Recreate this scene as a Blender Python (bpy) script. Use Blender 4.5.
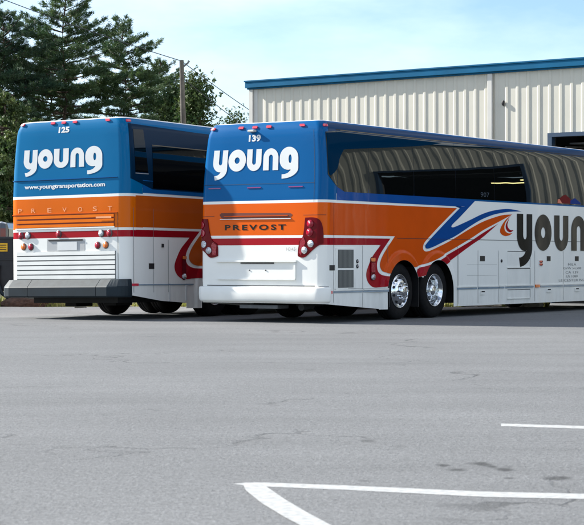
import bpy, bmesh, math, random
import numpy as np
from mathutils import Vector, Matrix
from mathutils.geometry import tessellate_polygon
random.seed(7)
R = math.radians
for o in list(bpy.data.objects): bpy.data.objects.remove(o)
SC = bpy.context.scene
COL = SC.collection

# ------------------------------------------------------------------ camera
cam_d = bpy.data.cameras.new('camera'); cam = bpy.data.objects.new('camera', cam_d); COL.objects.link(cam)
cam.location = (0, 0, 1.085); cam.rotation_euler = (R(90), 0, 0)
cam_d.sensor_width = 36; cam_d.sensor_fit = 'HORIZONTAL'; cam_d.lens = 1880/584*36
cam_d.shift_x = 0; cam_d.shift_y = -3.0/584
cam_d.dof.use_dof = True; cam_d.dof.focus_distance = 35; cam_d.dof.aperture_fstop = 13
cam_d.clip_start = .5; cam_d.clip_end = 3000
SC.camera = cam
SC.render.resolution_x = 1024; SC.render.resolution_y = 921

# ------------------------------------------------------------------ sky and sun
SUN_AZ = Vector((-0.9206, 0.3908, 0)).normalized(); SUN_EL = R(31)
w = bpy.data.worlds.new('World'); SC.world = w; w.use_nodes = True
nt = w.node_tree; nt.nodes.clear()
sky = nt.nodes.new('ShaderNodeTexSky'); sky.sky_type = 'NISHITA'; sky.sun_disc = False
sky.sun_elevation = SUN_EL; sky.sun_rotation = math.atan2(SUN_AZ.x, SUN_AZ.y)
sky.air_density = 1.0; sky.dust_density = .25; sky.ozone_density = 2.5; sky.altitude = 600
tc = nt.nodes.new('ShaderNodeTexCoord')
mp = nt.nodes.new('ShaderNodeMapping'); mp.inputs['Scale'].default_value = (1, 1, 3.2)
mp.inputs['Location'].default_value = (.2, .3, .12)
nz = nt.nodes.new('ShaderNodeTexNoise'); nz.inputs['Scale'].default_value = 3.2; nz.inputs['Detail'].default_value = 7; nz.inputs['Roughness'].default_value = .55
cr = nt.nodes.new('ShaderNodeValToRGB'); cr.color_ramp.elements[0].position = .43; cr.color_ramp.elements[1].position = .66
cr.color_ramp.elements[1].color = (.85, .85, .85, 1)
mx = nt.nodes.new('ShaderNodeMix'); mx.data_type = 'RGBA'
mx.inputs[7].default_value = (11.2, 11.5, 11.4, 1)
bg = nt.nodes.new('ShaderNodeBackground'); bg.inputs['Strength'].default_value = .067
wo = nt.nodes.new('ShaderNodeOutputWorld')
nt.links.new(tc.outputs['Generated'], mp.inputs['Vector']); nt.links.new(mp.outputs[0], nz.inputs['Vector'])
nt.links.new(nz.outputs['Fac'], cr.inputs[0])
sx = nt.nodes.new('ShaderNodeSeparateXYZ'); nt.links.new(tc.outputs['Generated'], sx.inputs[0])
lo = nt.nodes.new('ShaderNodeMapRange'); lo.inputs[1].default_value = .12; lo.inputs[2].default_value = .34; lo.inputs[3].default_value = .34; lo.inputs[4].default_value = 1  # clouds thickened higher up, out of view, added as fill for shaded sides
nt.links.new(sx.outputs[2], lo.inputs[0]); ml = nt.nodes.new('ShaderNodeMath'); ml.operation = 'MULTIPLY'
nt.links.new(cr.outputs[0], ml.inputs[0]); nt.links.new(lo.outputs[0], ml.inputs[1]); nt.links.new(ml.outputs[0], mx.inputs[0])
tn = nt.nodes.new('ShaderNodeVectorMath'); tn.operation = 'MULTIPLY'; tn.inputs[1].default_value = (.88, .925, 1.0)
nt.links.new(sky.outputs[0], tn.inputs[0]); nt.links.new(tn.outputs[0], mx.inputs[6]); nt.links.new(mx.outputs[2], bg.inputs[0]); nt.links.new(bg.outputs[0], wo.inputs[0])

sun_d = bpy.data.lights.new('sun', 'SUN'); sun = bpy.data.objects.new('sun', sun_d); COL.objects.link(sun)
sun_d.energy = 4.0; sun_d.angle = R(.53); sun_d.color = (1, .955, .88)
tos = Vector((SUN_AZ.x*math.cos(SUN_EL), SUN_AZ.y*math.cos(SUN_EL), math.sin(SUN_EL)))
sun.rotation_euler = tos.to_track_quat('Z', 'Y').to_euler()
SC.view_settings.view_transform = 'Standard'; SC.view_settings.look = 'None'
SC.view_settings.exposure = 1.5; SC.view_settings.gamma = 1
SC.view_settings.use_curve_mapping = False

# ------------------------------------------------------------------ materials
def mat(name, col=(.5,.5,.36), rough=.5, metal=0, coat=0, coat_rough=.04, ior=1.5, emit=None, estr=0, spec=.5, noise=None, bump=None, bscale=5):
    m = bpy.data.materials.new(name); m.use_nodes = True; t = m.node_tree; b = t.nodes['Principled BSDF']
    b.inputs['Base Color'].default_value = (*col, 1); b.inputs['Roughness'].default_value = rough
    b.inputs['Metallic'].default_value = metal; b.inputs['Coat Weight'].default_value = coat
    b.inputs['Coat Roughness'].default_value = coat_rough; b.inputs['IOR'].default_value = ior
    b.inputs['Specular IOR Level'].default_value = spec
    if emit: b.inputs['Emission Color'].default_value = (*emit, 1); b.inputs['Emission Strength'].default_value = estr
    tcn = t.nodes.new('ShaderNodeTexCoord')
    if noise:                                   # (scale, amount): wear-like variation of value
        n = t.nodes.new('ShaderNodeTexNoise'); n.inputs['Scale'].default_value = noise[0]; n.inputs['Detail'].default_value = 6
        t.links.new(tcn.outputs['Object'], n.inputs['Vector'])
        h = t.nodes.new('ShaderNodeMapRange'); h.inputs[1].default_value = .3; h.inputs[2].default_value = .7
        h.inputs[3].default_value = 1-noise[1]; h.inputs[4].default_value = 1+noise[1]*.6
        t.links.new(n.outputs['Fac'], h.inputs[0])
        v = t.nodes.new('ShaderNodeVectorMath'); v.operation = 'SCALE'; v.inputs[0].default_value = col
        t.links.new(h.outputs[0], v.inputs['Scale']); t.links.new(v.outputs[0], b.inputs['Base Color'])
    if bump:
        n = t.nodes.new('ShaderNodeTexNoise'); n.inputs['Scale'].default_value = bscale; n.inputs['Detail'].default_value = 2
        t.links.new(tcn.outputs['Object'], n.inputs['Vector'])
        bp = t.nodes.new('ShaderNodeBump'); bp.inputs['Strength'].default_value = bump; bp.inputs['Distance'].default_value = .02
        t.links.new(n.outputs['Fac'], bp.inputs['Height']); t.links.new(bp.outputs[0], b.inputs['Normal'])
        if coat: t.links.new(bp.outputs[0], b.inputs['Coat Normal'])
    return m
PAINT = dict(rough=.45, coat=.22, coat_rough=.02, spec=.03, noise=(2.2, .07), bump=.10, bscale=1.6)
WHITE = (.83, .83, .79); BLUE = (.0005, .092, .27); BLUEB = (.0005, .122, .285); ORANGE = (.72, .105, .002); ORANGEB = (.66, .125, .002); RED = (.34, .003, .014)
M = {
 'white': mat('white_paint', WHITE, **PAINT), 'blue': mat('blue_paint', (.0005,.062,.27), **PAINT),
 'orange': mat('orange_paint', (.60,.075,.002), **PAINT), 'red': mat('red_paint', (.32,.004,.012), **PAINT),
 'vinyl_white': mat('white_vinyl', (.66,.67,.66), rough=.4, coat=.2, noise=(3,.05)),
 'vinyl_black': mat('black_vinyl', (.010,.010,.009), rough=.3, coat=.25, spec=.08, bump=.1, bscale=1.6),
 'seam_side': mat('door_gap', (.16,.165,.17), rough=.8),
 'black': mat('black_plastic', (.012,.012,.014), rough=.5, noise=(9,.3)),
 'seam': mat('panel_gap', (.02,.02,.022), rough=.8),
 'under': mat('chassis_black', (.010,.010,.010), rough=.8, noise=(5,.4)),
 'steel': mat('grey_steel', (.11,.115,.12), rough=.5, noise=(8,.3)),
 'tyre': mat('tyre_rubber', (.009,.009,.010), rough=.7, spec=.12, noise=(14,.35)),
 'chrome': mat('polished_aluminium', (.80,.82,.84), rough=.13, metal=1, bump=.25, bscale=16),
 'darkmetal': mat('rim_shadow_metal', (.16,.17,.18), rough=.35, metal=1),
 'lamp_red': mat('red_lens', (.30,.002,.02), rough=.15, coat=.6, spec=.3, bump=.15, bscale=30),
 'lamp_darkred': mat('dark_red_lens', (.13,.0005,.006), rough=.2, coat=.12, spec=.05, bump=.06, bscale=6),
 'lamp_clear': mat('clear_lens', (.60,.62,.65), rough=.12, metal=.75, bump=.8, bscale=55),
 'lamp_amber': mat('amber_lens', (.75,.16,.01), rough=.2, coat=1),
 'marker': mat('marker_lens', (.62,.012,.045), rough=.2, coat=1),
 'slit': mat('slit_lens', (.20,.004,.12), rough=.2, coat=1),
 'glass': mat('tinted_glass', (.0035,.004,.004), rough=.012, ior=1.47, bump=.20, bscale=.62),
 'grille': mat('grille_mesh', (.10,.105,.10), rough=.6),
 'louvre_orange': mat('louvre_orange', (.80,.17,.006), **PAINT),
 'rail': mat('rub_rail', (.22,.30,.38), rough=.35, coat=.5, noise=(3,.2)),
 'orange_gap': mat('orange_louvre_gap', (.20,.03,.003), rough=.6), 'orange_dark': mat('orange_recess_shade', (.13,.018,.004), rough=.5),
 'orange_pale': mat('orange_raised', (.85,.36,.16), rough=.4, coat=.2),
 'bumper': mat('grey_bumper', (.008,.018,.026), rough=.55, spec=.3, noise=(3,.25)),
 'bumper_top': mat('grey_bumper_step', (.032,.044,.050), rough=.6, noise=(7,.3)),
 'yellow': mat('yellow_sticker', (.72,.42,.01), rough=.5, noise=(20,.15)),
 'cream': mat('cream_wall_panel', (.57,.55,.47), rough=.45, noise=(.9,.07)),
 'fascia': mat('blue_fascia', (.002,.10,.21), rough=.5, spec=.15, noise=(1.5,.15), bump=.2, bscale=3),
 'trim': mat('white_trim', (.56,.55,.51), rough=.45, noise=(2,.08)),
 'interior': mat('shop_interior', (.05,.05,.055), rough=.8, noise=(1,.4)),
 'doorframe': mat('dark_blue_trim', (.02,.05,.10), rough=.5),
 'roof': mat('metal_roof', (.35,.36,.36), rough=.5),
 'tube': mat('fluorescent_tube', (.9,.9,.8), emit=(1,.85,.36), estr=5),
 'line': mat('road_paint_white', (.40,.405,.395), rough=.6, noise=(26,.30)),
 'pole': mat('weathered_pole', (.10,.09,.078), rough=.9, noise=(6,.35)),
 'wire': mat('cable', (.03,.03,.035), rough=.6),
 'bark': mat('pine_bark', (.075,.05,.035), rough=.9, noise=(6,.4)),
 'truckblue': mat('dark_blue_car_paint', (.012,.03,.05), rough=.25, coat=1),
 'greyblue': mat('pale_fender_paint', (.10,.16,.19), rough=.3, coat=1),
}

M['glass'].node_tree.nodes['Principled BSDF'].inputs['Specular Tint'].default_value = (.66, .74, .68, 1)
def dirty(m, top, amt, col=(.28,.25,.21)):
    """road film: a broken layer of dust on the lowest part of the body"""
    t = m.node_tree; b = t.nodes['Principled BSDF']; N = t.nodes.new; src = b.inputs['Base Color'].links[0].from_socket
    tcn = N('ShaderNodeTexCoord'); sp = N('ShaderNodeSeparateXYZ'); t.links.new(tcn.outputs['Object'], sp.inputs[0])
    mp = N('ShaderNodeMapping'); mp.inputs['Scale'].default_value = (3.5, 3.5, .9); t.links.new(tcn.outputs['Object'], mp.inputs[0])
    n = N('ShaderNodeTexNoise'); n.inputs['Scale'].default_value = 2.0; n.inputs['Detail'].default_value = 8; n.inputs['Roughness'].default_value = .65; t.links.new(mp.outputs[0], n.inputs['Vector'])
    a = N('ShaderNodeMapRange'); a.inputs[1].default_value = .2; a.inputs[2].default_value = top; a.inputs[3].default_value = amt; a.inputs[4].default_value = 0; t.links.new(sp.outputs[2], a.inputs[0])
    r = N('ShaderNodeMapRange'); r.inputs[1].default_value = .35; r.inputs[2].default_value = .7; t.links.new(n.outputs['Fac'], r.inputs[0])
    q = N('ShaderNodeMath'); q.operation = 'MULTIPLY'; t.links.new(a.outputs[0], q.inputs[0]); t.links.new(r.outputs[0], q.inputs[1])
    x = N('ShaderNodeMix'); x.data_type = 'RGBA'; t.links.new(q.outputs[0], x.inputs[0]); t.links.new(src, x.inputs[6]); x.inputs[7].default_value = (*col, 1); t.links.new(x.outputs[2], b.inputs['Base Color'])
def striped(name, stops, xlim, below=WHITE, sides=False):
    """bus shell paint: horizontal bands painted round the tail; plain above / below elsewhere. stops: [(z, colour)] bottom first"""
    m = mat(name, WHITE, **PAINT); t = m.node_tree; b = t.nodes['Principled BSDF']
    for l in list(b.inputs['Base Color'].links): t.links.remove(l)
    tcn = t.nodes.new('ShaderNodeTexCoord'); sp = t.nodes.new('ShaderNodeSeparateXYZ'); t.links.new(tcn.outputs['Object'], sp.inputs[0])
    def gt(sock, v, op='GREATER_THAN'):
        n = t.nodes.new('ShaderNodeMath'); n.operation = op; t.links.new(sock, n.inputs[0]); n.inputs[1].default_value = v; return n.outputs[0]
    def mixc(f, a, c):
        n = t.nodes.new('ShaderNodeMix'); n.data_type = 'RGBA'; t.links.new(f, n.inputs[0])
        for i, x in ((6, a), (7, c)):
            if isinstance(x, tuple): n.inputs[i].default_value = (*x, 1)
            else: t.links.new(x, n.inputs[i])
        return n.outputs[2]
    cur = below
    for z, c in stops: cur = mixc(gt(sp.outputs[2], z), cur, c)
    plain = mixc(gt(sp.outputs[2], stops[-2][0]+.11), below, stops[-2][1])
    plain = mixc(gt(sp.outputs[2], stops[-1][0]), plain, stops[-1][1])
    isx = gt(sp.outputs[0], xlim); isr = gt(sp.outputs[1], 1.3, 'LESS_THAN')
    an = t.nodes.new('ShaderNodeMath'); an.operation = 'MULTIPLY'; t.links.new(isx, an.inputs[0]); t.links.new(isr, an.inputs[1])
    t.links.new(mixc(an.outputs[0], cur, plain), b.inputs['Base Color'])
    return m
M['shellA'] = striped('livery_shell', [(1.331, RED), (1.452, WHITE), (1.50, ORANGE), (2.052, WHITE), (2.10, BLUE), (3.452, (.7,.7,.7))], .41)
M['shellB'] = striped('livery_shell_older', [(1.49, RED), (1.607, WHITE), (1.655, ORANGEB), (2.205, WHITE), (2.255, BLUEB), (3.60, (.7,.7,.7))], .47)

for k_ in ('shellA', 'shellB', 'white'): dirty(M[k_], .9, .22)
# ------------------------------------------------------------------ object helpers
def link(name, me, m=None, parent=None):
    o = bpy.data.objects.new(name, me); COL.objects.link(o)
    if m is not None and me is not None: me.materials.append(M[m] if isinstance(m, str) else m)
    if parent: o.parent = parent
    return o
def frombm(name, bm, m, parent=None, smooth=False):
    me = bpy.data.meshes.new(name); bm.normal_update(); bm.to_mesh(me); bm.free()
    if smooth: me.polygons.foreach_set('use_smooth', [True]*len(me.polygons))
    return link(name, me, m, parent)
def tag(o, label=None, cat=None, group=None, kind=None):
    if label: o['label'] = label
    if cat: o['category'] = cat
    if group: o['group'] = group
    if kind: o['kind'] = kind
    return o
def empty(name, loc=(0,0,0), rz=0):
    o = bpy.data.objects.new(name, None); COL.objects.link(o); o.location = loc; o.rotation_euler = (0,0,rz); return o
def abox(bm, x0, x1, y0, y1, z0, z1, bev=0):
    g = bmesh.ops.create_cube(bm, size=1)
    vs = g['verts']
    bmesh.ops.scale(bm, vec=(x1-x0, y1-y0, z1-z0), verts=vs)
    bmesh.ops.translate(bm, vec=((x0+x1)/2, (y0+y1)/2, (z0+z1)/2), verts=vs)
    if bev:
        es = set(e for v in vs for e in v.link_edges)
        bmesh.ops.bevel(bm, geom=list(es), offset=bev, segments=2, affect='EDGES', profile=.6)
def box(name, x0, x1, y0, y1, z0, z1, m, parent=None, bev=0):
    bm = bmesh.new(); abox(bm, x0, x1, y0, y1, z0, z1, bev); return frombm(name, bm, m, parent)
def tube(bm, pts, rad, n=8):
    rings = []
    for i, p in enumerate(pts):
        p = Vector(p); a = Vector(pts[max(0,i-1)]); b = Vector(pts[min(len(pts)-1,i+1)])
        d = (b-a).normalized(); q = d.to_track_quat('Z','Y')
        r = rad[i] if isinstance(rad, (list, tuple)) else rad
        rings.append([bm.verts.new(p + q @ Vector((r*math.cos(2*math.pi*k/n), r*math.sin(2*math.pi*k/n), 0))) for k in range(n)])
    for i in range(len(rings)-1):
        for k in range(n): bm.faces.new((rings[i][k], rings[i][(k+1)%n], rings[i+1][(k+1)%n], rings[i+1][k]))
    bm.faces.new(rings[0][::-1]); bm.faces.new(rings[-1])

# ------------------------------------------------------------------ coach bodies as one surface (s round the tail, z up)
WID = 2.59; LEN = 13.7
class Body:
    def __init__(self, rc, prof, flares, fl=.045, W=2.59, LEN=13.7):
        self.W = W; self.LEN = LEN; self.rc = rc; self.prof = prof; self.L = math.pi*rc/2; self.Lr = self.W-2*rc; self.flares = flares; self.fl = fl
    def bump(self, x, z):
        v = 0
        for xc in self.flares:
            r = math.hypot(x-xc, z-.5) if z > .5 else abs(x-xc)
            if r < .78:
                t = min(1, max(0, (.765-r)/.07)); v = max(v, self.fl*t*t*(3-2*t)*(1-.35*max(0, (r-.575)/.19)))
        return v
    def raw(self, s):
        r, L, Lr = self.rc, self.L, self.Lr
        if s < 0: return r-s, 0, 0, -1
        if s < L: a = s/L*math.pi/2; return r-r*math.sin(a), r-r*math.cos(a), -math.sin(a), -math.cos(a)
        if s < L+Lr: return 0, r+s-L, -1, 0
        if s < 2*L+Lr: a = (s-L-Lr)/L*math.pi/2; return r-r*math.cos(a), self.W-r+r*math.sin(a), -math.cos(a), math.sin(a)
        return r+s-2*L-Lr, self.W, 0, 1
    def warp(self, x, y, z):
        t, rk = self.prof(z); k = (y-self.W/2)/(self.W/2)
        y = y-k*t; x2 = x+rk*max(0, 1-x/6)
        xf = self.LEN-2.2
        if x > xf: x2 -= ((x-xf)/2.2)**2*max(0, (z-1.0))*.28
        if abs(k) > .97 and x > .5: y += math.copysign(self.bump(x, z), k)
        return Vector((x2, y, z))
    def pos(self, s, z, off=0):
        x, y, nx, ny = self.raw(s); p = self.warp(x, y, z)
        if off or off is None: p = p+self.nor(s, z)*off
        return p
    def nor(self, s, z):
        e = .004
        a = self.pos(s-e, z); b = self.pos(s+e, z); c = self.pos(s, z-e); d = self.pos(s, z+e)
        n = (d-c).cross(b-a).normalized(); x, y, nx, ny = self.raw(s)
        return n if n.x*nx+n.y*ny > 0 else -n
    def sheet(self, name, loops, m, parent, off=.002, thick=0, cut=False, fine=None, smooth=True, dome=False):
        """a flat outline (lists of (s, z)) laid on the body surface; loops after the first are holes"""
        bm = bmesh.new()
        L3 = [[Vector((p[0], p[1], 0)) for p in l] for l in loops]
        flat = [v for l in L3 for v in l]; vs = [bm.verts.new(v) for v in flat]
        for t in tessellate_polygon(L3):
            try: bm.faces.new([vs[i] for i in t])
            except ValueError: pass
        s0 = min(v.x for v in flat); s1 = max(v.x for v in flat); z0 = min(v.y for v in flat); z1 = max(v.y for v in flat)
        cs = []; cz = []
        L, Lr = self.L, self.Lr
        for k in range(9):
            cs += [L*k/8, L+Lr+L*k/8]
        z = 2.1
        while z < 3.7: cz.append(z); z += .12 if z < 3.2 else .05
        if s1-s0 > 2: cs += [-.5*k for k in range(1, 27)]
        if cut or fine:
            for xc in self.flares:
                x = xc-.8
                while x < xc+.8:
                    cs.append(self.rc-x); x += fine or .045
            z = .2
            while z < 1.34: cz.append(z); z += fine or .045
        for c in sorted(set(cs)):
            if s0+1e-4 < c < s1-1e-4: bmesh.ops.bisect_plane(bm, geom=bm.verts[:]+bm.edges[:]+bm.faces[:], plane_co=(c,0,0), plane_no=(1,0,0))
        for c in sorted(set(cz)):
            if z0+1e-4 < c < z1-1e-4: bmesh.ops.bisect_plane(bm, geom=bm.verts[:]+bm.edges[:]+bm.faces[:], plane_co=(0,c,0), plane_no=(0,1,0))
        if cut:
            RA = .575
            for xc in self.flares:
                sc = self.rc-xc
                if not (s0 < sc+.8 and s1 > sc-.8): continue
                for k in range(33):
                    a = math.pi*k/32
                    d = Vector((math.cos(a), math.sin(a), 0))
                    near = [f for f in bm.faces if (f.calc_center_median()-Vector((sc,.5,0))).length < .85]
                    g = list({v for f in near for v in f.verts})+list({e for f in near for e in f.edges})+near
                    if near: bmesh.ops.bisect_plane(bm, geom=g, plane_co=Vector((sc,.5,0))+d*RA, plane_no=d)
                dead = []
                for f in bm.faces:
                    c = f.calc_center_median()-Vector((sc,.5,0))
                    mid = xc == self.flares[0] and -1.3 < c.x < 0 and c.y < .27
                    if (c.length < RA*1.0 and c.y > 0) or (c.y <= 0 and abs(c.x) < RA) or mid: dead.append(f)
                bmesh.ops.delete(bm, geom=dead, context='FACES')
        bm.verts.ensure_lookup_table(); bm.normal_update()
        sz = [(v.co.x, v.co.y) for v in bm.verts]
        nors = []
        for v, (s, z) in zip(bm.verts, sz):
            v.co = self.pos(s, z, off+thick); nors.append(self.nor(s, z))
        bm.normal_update()
        for f in bm.faces:
            c = f.calc_center_median(); i = f.verts[0].index
            if f.normal.dot(nors[i]) < 0: f.normal_flip()
        top = list(bm.faces)
        if thick:
            be = [e for e in bm.edges if len(e.link_faces) == 1]
            for e in be: e.smooth = dome
            ret = bmesh.ops.extrude_edge_only(bm, edges=be)
            nv = {v for v in ret['geom'] if isinstance(v, bmesh.types.BMVert)}
            bm.verts.index_update()
            for v in nv:
                # find original neighbour
                for e in v.link_edges:
                    o = e.other_vert(v)
                    if o not in nv and (o.co-v.co).length < 1e-7:
                        v.co = v.co-nors[o.index]*(thick+off+.003); break
        for f in top: f.smooth = smooth
        me = bpy.data.meshes.new(name); bm.to_mesh(me)
        if not thick and smooth: me.normals_split_custom_set_from_vertices([tuple(n) for n in nors])
        bm.free()
        return link(name, me, m, parent)
    def rect(self, name, s0, s1, z0, z1, m, parent, off=.002, thick=0, rnd=0, **k):
        if s0 > s1: s0, s1 = s1, s0
        if rnd: return self.sheet(name, [rrect(s0, s1, z0, z1, rnd)], m, parent, off, thick, **k)
        return self.sheet(name, [[(s0,z0),(s1,z0),(s1,z1),(s0,z1)]], m, parent, off, thick, **k)
    def disc(self, name, s, z, rs, rz, m, parent, off=.002, thick=.012, n=20):
        return self.sheet(name, [[(s+rs*math.cos(2*math.pi*k/n), z+rz*math.sin(2*math.pi*k/n)) for k in range(n)]], m, parent, off, thick, dome=True)
def rrect(s0, s1, z0, z1, r, n=5):
    p = []
    for cx, cz, a0 in ((s1-r, z1-r, 0), (s0+r, z1-r, 90), (s0+r, z0+r, 180), (s1-r, z0+r, 270)):
        for k in range(n+1): a = R(a0+90*k/n); p.append((cx+r*math.cos(a), cz+r*math.sin(a)))
    return p
def smooth_loop(ctrl, n=6):
    """Catmull-Rom through (s, z, sharp) points, broken at sharp ones"""
    N = len(ctrl); out = []
    for i in range(N):
        p1, p2 = ctrl[i], ctrl[(i+1)%N]
        p0 = ctrl[i-1] if not p1[2] else None; p3 = ctrl[(i+2)%N] if not p2[2] else None
        if p0 is None and p3 is None: out.append((p1[0], p1[1])); continue
        if p0 is None: p0 = (2*p1[0]-p2[0], 2*p1[1]-p2[1])
        if p3 is None: p3 = (2*p2[0]-p1[0], 2*p2[1]-p1[1])
        for k in range(n):
            t = k/n
            out.append(tuple(.5*(2*p1[j]+(p2[j]-p0[j])*t+(2*p0[j]-5*p1[j]+4*p2[j]-p3[j])*t*t+(3*p1[j]-p0[j]-3*p2[j]+p3[j])*t**3) for j in (0,1)))
    return out

# lettering of the word on the coaches: outlines in a unit cell (x right, y up, x-height 1)
def arc(cx, cy, rx, ry, a0, a1, n=12):
    return [(cx+rx*math.cos(R(a0+(a1-a0)*k/n)), cy+ry*math.sin(R(a0+(a1-a0)*k/n))) for k in range(n+1)]
def glyph(ch, tall=False):
    sw = .37
    D = .46 if tall else .40
    if ch == 'o':
        return [arc(.5,.5,.5,.51,0,360,36)[:-1], arc(.5,.5,.145 if not tall else .13,.15,0,-360,20)[:-1]]
    if ch == 'u':
        return [[(0,1),(sw,1)]+arc(.5,.40,.5-sw,.12,180,360,10)+[(1-sw,1),(1,1)]+arc(.5,.42,.5,.43,0,-180,24)]
    if ch == 'n':
        u = glyph('u')[0]; return [[(1-x, 1-y) for x, y in u]]
    if ch == 'y':
        return [[(0,1),(.40,1)]+arc(.52,.42,.12,.12,180,360,10)+[(.64,1),(1,1),(1,.10)]+arc(.12,.08,.88,D+.08,0,-85,16)[1:]
                + [(.12,-.20)]+arc(.16,.06,.42,.26,-85,-20,6)+[(.60,.0)]+arc(.50,.42,.50,.44,-75,-180,14)]
    if ch == 'g':
        return [arc(.5,.56,.5,.49,0,180,24)+arc(.46,.44,.46,.44,180,285,14)+[(.60,-.02)]+arc(.18,.04,.40,.24,-25,-85,6)+[(.12,-.20),(.12,-D)]
                + arc(.12,.08,.88,D+.08,-85,0,16), arc(.56,.50,.085,.2,0,-360,20)[:-1]]
def word(body, parent, spans, zb, zt, m, name='lettering', tall=False, off=.006, dz=None):
    for i, (ch, (a, b)) in enumerate(zip('young', spans)):
        loops = [[(-(a+(b-a)*x), zb+(zt-zb)*y) for x, y in l] for l in glyph(ch, tall)]
        body.sheet(name, loops, m, parent, off)
def text2d(s, size=1, bold=0, spacing=1, sx=1):
    cu = bpy.data.curves.new('t', 'FONT'); cu.body = s; cu.size = size; cu.offset = bold; cu.space_character = spacing; cu.resolution_u = 3
    ob = bpy.data.objects.new('t', cu); COL.objects.link(ob)
    dg = bpy.context.evaluated_depsgraph_get(); me = bpy.data.meshes.new_from_object(ob.evaluated_get(dg))
    bpy.data.objects.remove(ob); bpy.data.curves.remove(cu)
    return me
def writing(body, name, s, s_left, s_right, zb, zt, m, parent, off=.004, bold=0, spacing=1, thick=0):
    """a line of writing stretched to fit s_left..s_right and zb..zt on the body"""
    me = text2d(s, 1, bold, spacing)
    xs = [v.co.x for v in me.vertices]; ys = [v.co.y for v in me.vertices]
    x0, x1, y0, y1 = min(xs), max(xs), min(ys), max(ys)
    for v in me.vertices:
        sx = s_left+(s_right-s_left)*(v.co.x-x0)/(x1-x0); z = zb+(zt-zb)*(v.co.y-y0)/(y1-y0)
        v.co = body.pos(sx, z, off)
    me.name = name; me.materials.clear(); o = link(name, me, m, parent)
    return o

def shell(body, name, m, parent, zs, zbot, arches, lowcut=1.35, white_roof=True):
    """closed loft: rounded plan rings at heights zs; side faces where the wheel arches are stay open for the flared panels"""
    rc = body.rc; rf = .45
    plan = []
    def seg(x, y): plan.append((x, y))
    for k in range(9): a = math.pi/2*(1-k/8); seg(rc-rc*math.sin(a), rc-rc*math.cos(a))      # rear right corner, rear to side
    q = body.LEN-13.7
    xs = [1.0, 1.83, 2.5, 3.2, 4.0, 4.73, 6, 7.5, 9, 10.3+q, 11.0+q, 11.6+q, 12.2+q, 12.6+q, 13.0+q]
    if q < -1: xs.remove(9)
    for x in xs: seg(x, 0)
    for k in range(9): a = math.pi/2*k/8; seg(body.LEN-rf+rf*math.sin(a), rf-rf*math.cos(a))
    for y in (.9, 1.3, 1.7): seg(body.LEN, y)
    for k in range(9): a = math.pi/2*k/8; seg(body.LEN-rf+rf*math.cos(a), body.W-rf+rf*math.sin(a))
    for x in xs[::-1]: seg(x, body.W)
    for k in range(9): a = math.pi/2*k/8; seg(rc-rc*math.sin(a), body.W-rc+rc*math.cos(a))
    for y in (2.0, 1.295, .6): seg(0, y)
    bm = bmesh.new(); rings = []
    for i, z in enumerate(zs):
        ring = []
        for x, y in plan:
            zz = zbot(x) if i == 0 else z
            fl = body.flares; body.flares = []
            ring.append(bm.verts.new(body.warp(x, y, zz))); body.flares = fl
        rings.append(ring)
    n = len(plan)
    # roof: shrink towards the middle
    top = zs[-1]; last = rings[-1]
    for f, dz in ((.04, .014), (.10, .024), (.25, .035), (.6, .045), (.93, .05)):
        ring = []
        for v in last if False else rings[len(zs)-1]:
            cx = min(max(v.co.x, 1.6), body.LEN-2.2); c = Vector((cx, body.W/2, 0))
            ring.append(bm.verts.new((v.co.x+(c.x-v.co.x)*f, v.co.y+(c.y-v.co.y)*f, top+dz)))
        rings.append(ring)
    for i in range(len(rings)-1):
        for k in range(n):
            a, b = plan[k], plan[(k+1)%n]
            if i < len(zs)-1 and zs[i+1] <= lowcut+1e-4 and abs(a[1]-b[1]) < 1e-6 and (a[1] < .01 or a[1] > body.W-.01):
                if any(x0-1e-3 <= min(a[0], b[0]) and max(a[0], b[0]) <= x1+1e-3 for x0, x1 in arches): continue
            q = (rings[i][k], rings[i][(k+1)%n], rings[i+1][(k+1)%n], rings[i+1][k])
            f = bm.faces.new(q); f.smooth = True
    bm.faces.new(rings[-1])
    bmesh.ops.recalc_face_normals(bm, faces=bm.faces[:])
    return frombm(name, bm, m, parent)

def mirror_copy(o, parent):
    """the same panel on the other side of the coach"""
    me = o.data.copy(); me.transform(Matrix.Translation((0, WID, 0)) @ Matrix.Scale(-1, 4, (0,1,0))); me.flip_normals()
    c = bpy.data.objects.new(o.name.split('.')[0], me); COL.objects.link(c); c.parent = parent; return c

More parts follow.
